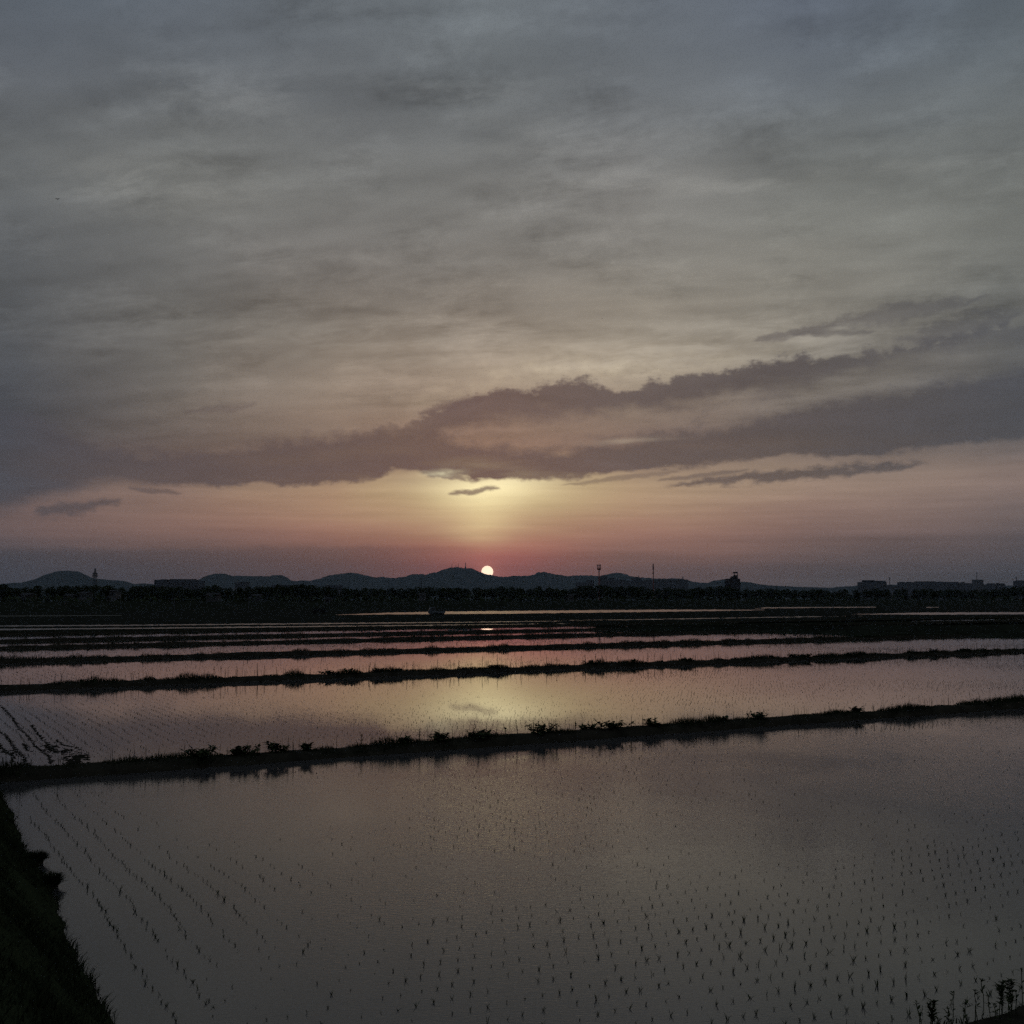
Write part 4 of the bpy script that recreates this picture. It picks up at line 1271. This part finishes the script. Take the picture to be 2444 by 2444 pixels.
# ------------------------------------------------------------------ farm vehicles
def mini_truck():
    p = gp(1042, 1470)
    o = empty('mini_truck', (p.x, p.y, 0.0), R(12)); tag(o, 'small pale farm truck parked by the thin bright strip of far water', 'truck')
    bm = bmesh.new()      # cab at the left end, seen from its side
    prof = [(-1.6, 0.45), (-1.6, 1.05), (-1.28, 1.75), (-0.35, 1.80), (-0.25, 0.45)]
    A = [bm.verts.new((x_, -0.7, z_)) for x_, z_ in prof]; B = [bm.verts.new((x_, 0.7, z_)) for x_, z_ in prof]
    bm.faces.new(A); bm.faces.new(B[::-1])
    for q in range(5): bm.faces.new((A[q], B[q], B[(q + 1) % 5], A[(q + 1) % 5]))
    bmesh.ops.bevel(bm, geom=list(bm.edges), offset=0.05, segments=2, affect='EDGES')
    link('cab', bm_mesh('cab', bm), M['white'], o)
    bm = bmesh.new(); box(bm, -0.2, 1.65, -0.7, 0.7, 0.55, 0.66)
    for (a0, a1, b0, b1) in ((-0.2, 1.65, -0.7, -0.66), (-0.2, 1.65, 0.66, 0.7), (1.61, 1.65, -0.655, 0.655)):
        box(bm, a0, a1, b0, b1, 0.663, 0.95)
    link('load_bed', bm_mesh('load_bed', bm), M['white'], o)
    for s_ in (-1, 1):
        bm = bmesh.new(); box(bm, -1.15, -0.45, s_ * 0.71 - 0.01, s_ * 0.71 + 0.01, 1.1, 1.6); link('side_window', bm_mesh('side_window', bm), M['glass'], o)
        for wx in (-1.1, 1.05):
            bm = bmesh.new(); tube(bm, (wx, s_ * 0.55, 0.27), (wx, s_ * 0.72, 0.27), 0.27, 0.27, 16); wh = link('wheel', bm_mesh('wheel', bm), M['rubber'], o)
            bm = bmesh.new(); tube(bm, (wx, s_ * 0.721, 0.27), (wx, s_ * 0.735, 0.27), 0.15, 0.13, 12); link('hub', bm_mesh('hub', bm), M['steel'], wh)
        bm = bmesh.new(); box(bm, -1.64, -1.595, s_ * 0.5 - 0.12, s_ * 0.5 + 0.12, 0.75, 0.92); link('headlight', bm_mesh('headlight', bm), M['glass'], o)
    bm = bmesh.new(); box(bm, -1.1, 1.5, -0.4, 0.4, 0.35, 0.53); link('chassis', bm_mesh('chassis', bm), M['rubber'], o)
mini_truck()
def tractor():
    p = gp(763, 1465)
    o = empty('tractor', (p.x, p.y, 0.0), R(8)); tag(o, 'small dark farm machine standing in the dim field left of the bright strip', 'tractor')
    bm = bmesh.new(); box(bm, -1.5, 0.1, -0.35, 0.35, 0.55, 1.25, 0.06); link('hood', bm_mesh('hood', bm), M['rubber'], o)
    bm = bmesh.new(); box(bm, 0.1, 1.1, -0.45, 0.45, 0.5, 0.85); link('body', bm_mesh('body', bm), M['rubber'], o)
    bm = bmesh.new(); box(bm, 0.45, 0.9, -0.25, 0.25, 0.853, 1.0); box(bm, 0.8, 0.9, -0.25, 0.25, 1.003, 1.4); link('seat', bm_mesh('seat', bm), M['rubber'], o)
    for s_ in (-1, 1):
        bm = bmesh.new(); tube(bm, (0.75, s_ * 0.5, 0.6), (0.75, s_ * 0.8, 0.6), 0.6, 0.6, 20); link('rear_wheel', bm_mesh('rear_wheel', bm), M['rubber'], o)
        bm = bmesh.new(); tube(bm, (-1.15, s_ * 0.4, 0.38), (-1.15, s_ * 0.62, 0.38), 0.38, 0.38, 16); link('front_wheel', bm_mesh('front_wheel', bm), M['rubber'], o)
        bm = bmesh.new(); box(bm, 1.12, 1.28, s_ * 0.4 - 0.08, s_ * 0.4 + 0.08, 0.5, 2.0); link('roll_bar_post', bm_mesh('roll_bar_post', bm), M['rubber'], o)
    bm = bmesh.new(); box(bm, 1.12, 1.28, -0.315, 0.315, 1.85, 2.0); link('roll_bar_top', bm_mesh('roll_bar_top', bm), M['rubber'], o)
    bm = bmesh.new(); tube(bm, (0.1, 0, 1.0), (0.35, 0, 1.3), 0.03, None, 6); tube(bm, (0.33, 0, 1.29), (0.36, 0, 1.32), 0.19, None, 12); link('steering_wheel', bm_mesh('steering_wheel', bm), M['rubber'], o)
tractor()

# ------------------------------------------------------------------ birds
def bird(px, py, dist, span, rz, label):
    p = atd(px, py, dist)
    o = empty('bird', p, rz); tag(o, label, 'bird')
    bm = bmesh.new()
    bmesh.ops.create_uvsphere(bm, u_segments=10, v_segments=8, radius=0.5)
    for v_ in bm.verts:
        v_.co.x *= 0.36 * span; v_.co.y *= 0.11 * span; v_.co.z *= 0.10 * span
    bmesh.ops.create_cone(bm, segments=6, radius1=0.02 * span, radius2=0.0, depth=0.08 * span, cap_ends=True,
                          matrix=Matrix.Translation((0.2 * span, 0, 0)) @ Matrix.Rotation(R(90), 4, 'Y'))
    link('body', bm_mesh('body', bm), M['feather'], o)
    for s_ in (-1, 1):
        V = [(0.08, 0.02, 0), (-0.06, 0.02, 0), (0.06, 0.25, 0.06), (-0.05, 0.27, 0.05), (-0.04, 0.5, 0.02), (0.0, 0.0, 0.025), (0.0, 0.26, 0.075)]
        V = [(a_ * span, s_ * b_ * span, c_ * span) for a_, b_, c_ in V]
        link('wing', np_mesh('wing', V, [(0, 1, 3), (0, 3, 2), (2, 3, 4), (0, 5, 6), (0, 6, 2), (1, 5, 6), (1, 6, 3), (2, 6, 4), (3, 6, 4)]), M['feather'], o)
    link('tail', np_mesh('tail', [(-0.15 * span, 0, 0), (-0.27 * span, 0.05 * span, 0), (-0.27 * span, -0.05 * span, 0), (-0.2 * span, 0, 0.015 * span)], [(0, 1, 3), (0, 3, 2), (1, 2, 3), (0, 2, 1)]), M['feather'], o)
bird(137, 475, 130, 0.9, R(70), 'tiny dark bird gliding in the upper left sky')
bird(1437, 760, 200, 0.5, R(10), 'tiny dark speck of a bird above the cloud bank right of centre')

# ------------------------------------------------------------------ hills
HILL = [(-300, 1392), (0, 1395), (15, 1394), (40, 1391), (70, 1391), (95, 1383), (120, 1374), (140, 1367), (152, 1362.5), (165, 1362), (185, 1364), (205, 1373), (220, 1380), (240, 1382),
        (260, 1384), (290, 1386), (310, 1393), (325, 1395), (345, 1392), (365, 1394), (420, 1392), (470, 1386), (490, 1381), (505, 1373), (525, 1369), (540, 1370),
        (555, 1375), (575, 1374), (600, 1375), (635, 1375), (650, 1376), (660, 1373), (670, 1373), (680, 1378), (690, 1384), (705, 1387), (720, 1385), (745, 1386),
        (770, 1380), (790, 1372), (815, 1369), (835, 1367), (850, 1367), (865, 1371), (890, 1377), (900, 1378), (910, 1376), (930, 1379), (945, 1379), (955, 1377),
        (970, 1375), (985, 1370), (1005, 1370), (1015, 1371), (1030, 1367), (1045, 1365), (1060, 1359), (1075, 1354), (1090, 1353), (1105, 1355), (1125, 1356),
        (1140, 1363), (1155, 1369), (1170, 1372.5), (1185, 1375), (1200, 1377), (1215, 1376), (1225, 1374), (1240, 1375), (1262, 1375), (1275, 1371), (1285, 1365),
        (1300, 1365), (1320, 1370), (1355, 1375), (1370, 1373), (1390, 1373), (1430, 1375), (1455, 1370), (1470, 1367), (1485, 1368), (1500, 1374), (1515, 1377),
        (1540, 1379), (1560, 1380), (1590, 1381), (1610, 1380), (1630, 1382), (1650, 1389), (1690, 1392), (1705, 1385), (1730, 1382), (1760, 1387), (1780, 1389),
        (1800, 1393), (1815, 1396), (1850, 1398), (1900, 1400), (1940, 1402), (1990, 1403), (2010, 1400), (2050, 1397), (2100, 1395), (2200, 1396), (2300, 1395), (2444, 1398), (2800, 1397)]
hx = [p[0] for p in HILL]; hy = [p[1] for p in HILL]
def hill(xa, xb, dist, depth, label, seed):
    n = int((xb - xa) / 2.0)
    xs = np.linspace(xa, xb, n)
    ys = np.interp(xs, hx, hy) + 0.6 * vnoise(xs * 0.21, seed) + 0.75 * vnoise(xs * 0.49, seed + 1)
    fade = np.clip(np.minimum(xs - xa, xb - xs) / 40.0, 0, 1)
    fade = fade * fade * (3 - 2 * fade)
    m = 30
    V = []
    for j in range(m):
        f = j / (m - 1)                       # 0 front foot .. 1 back foot, crest at 0.5
        s = 1 - abs(2 * f - 1)
        sh = math.sin(s * math.pi / 2) ** 1.3
        d = dist + (f - 0.5) * depth
        xw = (xs - 1222) / FPX * dist
        # height that puts the crest on the skyline
        crest = CAMZ + (1430.0 - ys) / FPX * dist / cosT ** 2
        spur = 1 + (0.22 * vnoise2(xs * 0.03, np.full(n, f * 6.0), seed + 2) + 0.10 * vnoise2(xs * 0.1, np.full(n, f * 16.0), seed + 3)) * (1 - s)
        z = crest * sh * fade * spur
        z = np.where(s < 0.999, np.minimum(z, crest * (0.985 - 0.0 * s)), z) if f < 0.5 else z
        V.append(np.stack([xw, np.full(n, d) + 0.03 * depth * vnoise(xs * 0.02, seed + 4), z - 1.0], 1))
    V = np.stack(V, 1); T = []
    i = np.arange(n - 1)
    for j in range(m - 1):
        A, B, C, E = i * m + j, (i + 1) * m + j, (i + 1) * m + j + 1, i * m + j + 1
        T += [np.stack([A, B, C], 1), np.stack([A, C, E], 1)]
    me = np_mesh('hill', V.reshape(-1, 3), np.concatenate(T))
    tag(link('hill', me, M['forest']), label, None, None, 'structure')
hill(-320, 350, 5200, 900, 'rounded wooded hill at the far left', 201)
hill(290, 760, 5600, 900, 'low double topped wooded hill left of centre', 211)
hill(690, 1310, 6000, 1000, 'highest wooded hill with masts, the sun setting behind its right shoulder', 221)
hill(1180, 1720, 6200, 1000, 'long wooded ridge right of the sun', 231)
hill(1640, 2900, 5600, 900, 'low wooded ridge fading out at the right', 241)
# masts on the highest hill
for x_, y0_, y1_, lb in ((1078.5, 1356, 1345, 'left thin mast on the highest hill'), (1088, 1355, 1347.5, 'shortest thin mast on the highest hill'),
                         (1094, 1355, 1344.5, 'third thin mast on the highest hill'), (1111, 1357, 1342.5, 'tallest mast on the highest hill, nearest the sun')):
    dist = 5990
    p0 = atd(x_, y0_ + 2, dist); p1 = atd(x_, y1_, dist)
    o = empty('hilltop_mast', p0); tag(o, lb, 'mast', 'masts on the highest hill')
    r0 = 1.5 if x_ < 1110 else 2.6
    part_tube(o, 'pole', (0, 0, 0), (0, 0, p1.z - p0.z), r0, r0 * 0.6, 'steel', 6)
    part_tube(o, 'base_block', (0, 0, 0), (0, 0, (p1.z - p0.z) * 0.35), r0 * 2.0, r0 * 1.4, 'steel', 6)

# ------------------------------------------------------------------ haze
bm = bmesh.new()
box(bm, -9000, 9000, -1200, 9000, -1.2, 260)
hz = bpy.data.materials.new('haze_air'); hz.use_nodes = True
nt = hz.node_tree
nt.nodes.clear()
pv = nt.nodes.new('ShaderNodeVolumePrincipled')
pv.inputs['Color'].default_value = (0.62, 0.74, 0.95, 1)
pv.inputs['Density'].default_value = 5.5e-5
pv.inputs['Anisotropy'].default_value = 0.0
mo = nt.nodes.new('ShaderNodeOutputMaterial')
nt.links.new(pv.outputs[0], mo.inputs['Volume'])
tag(link('haze', bm_mesh('haze', bm), hz), 'thin evening haze over the plain', None, None, 'stuff')
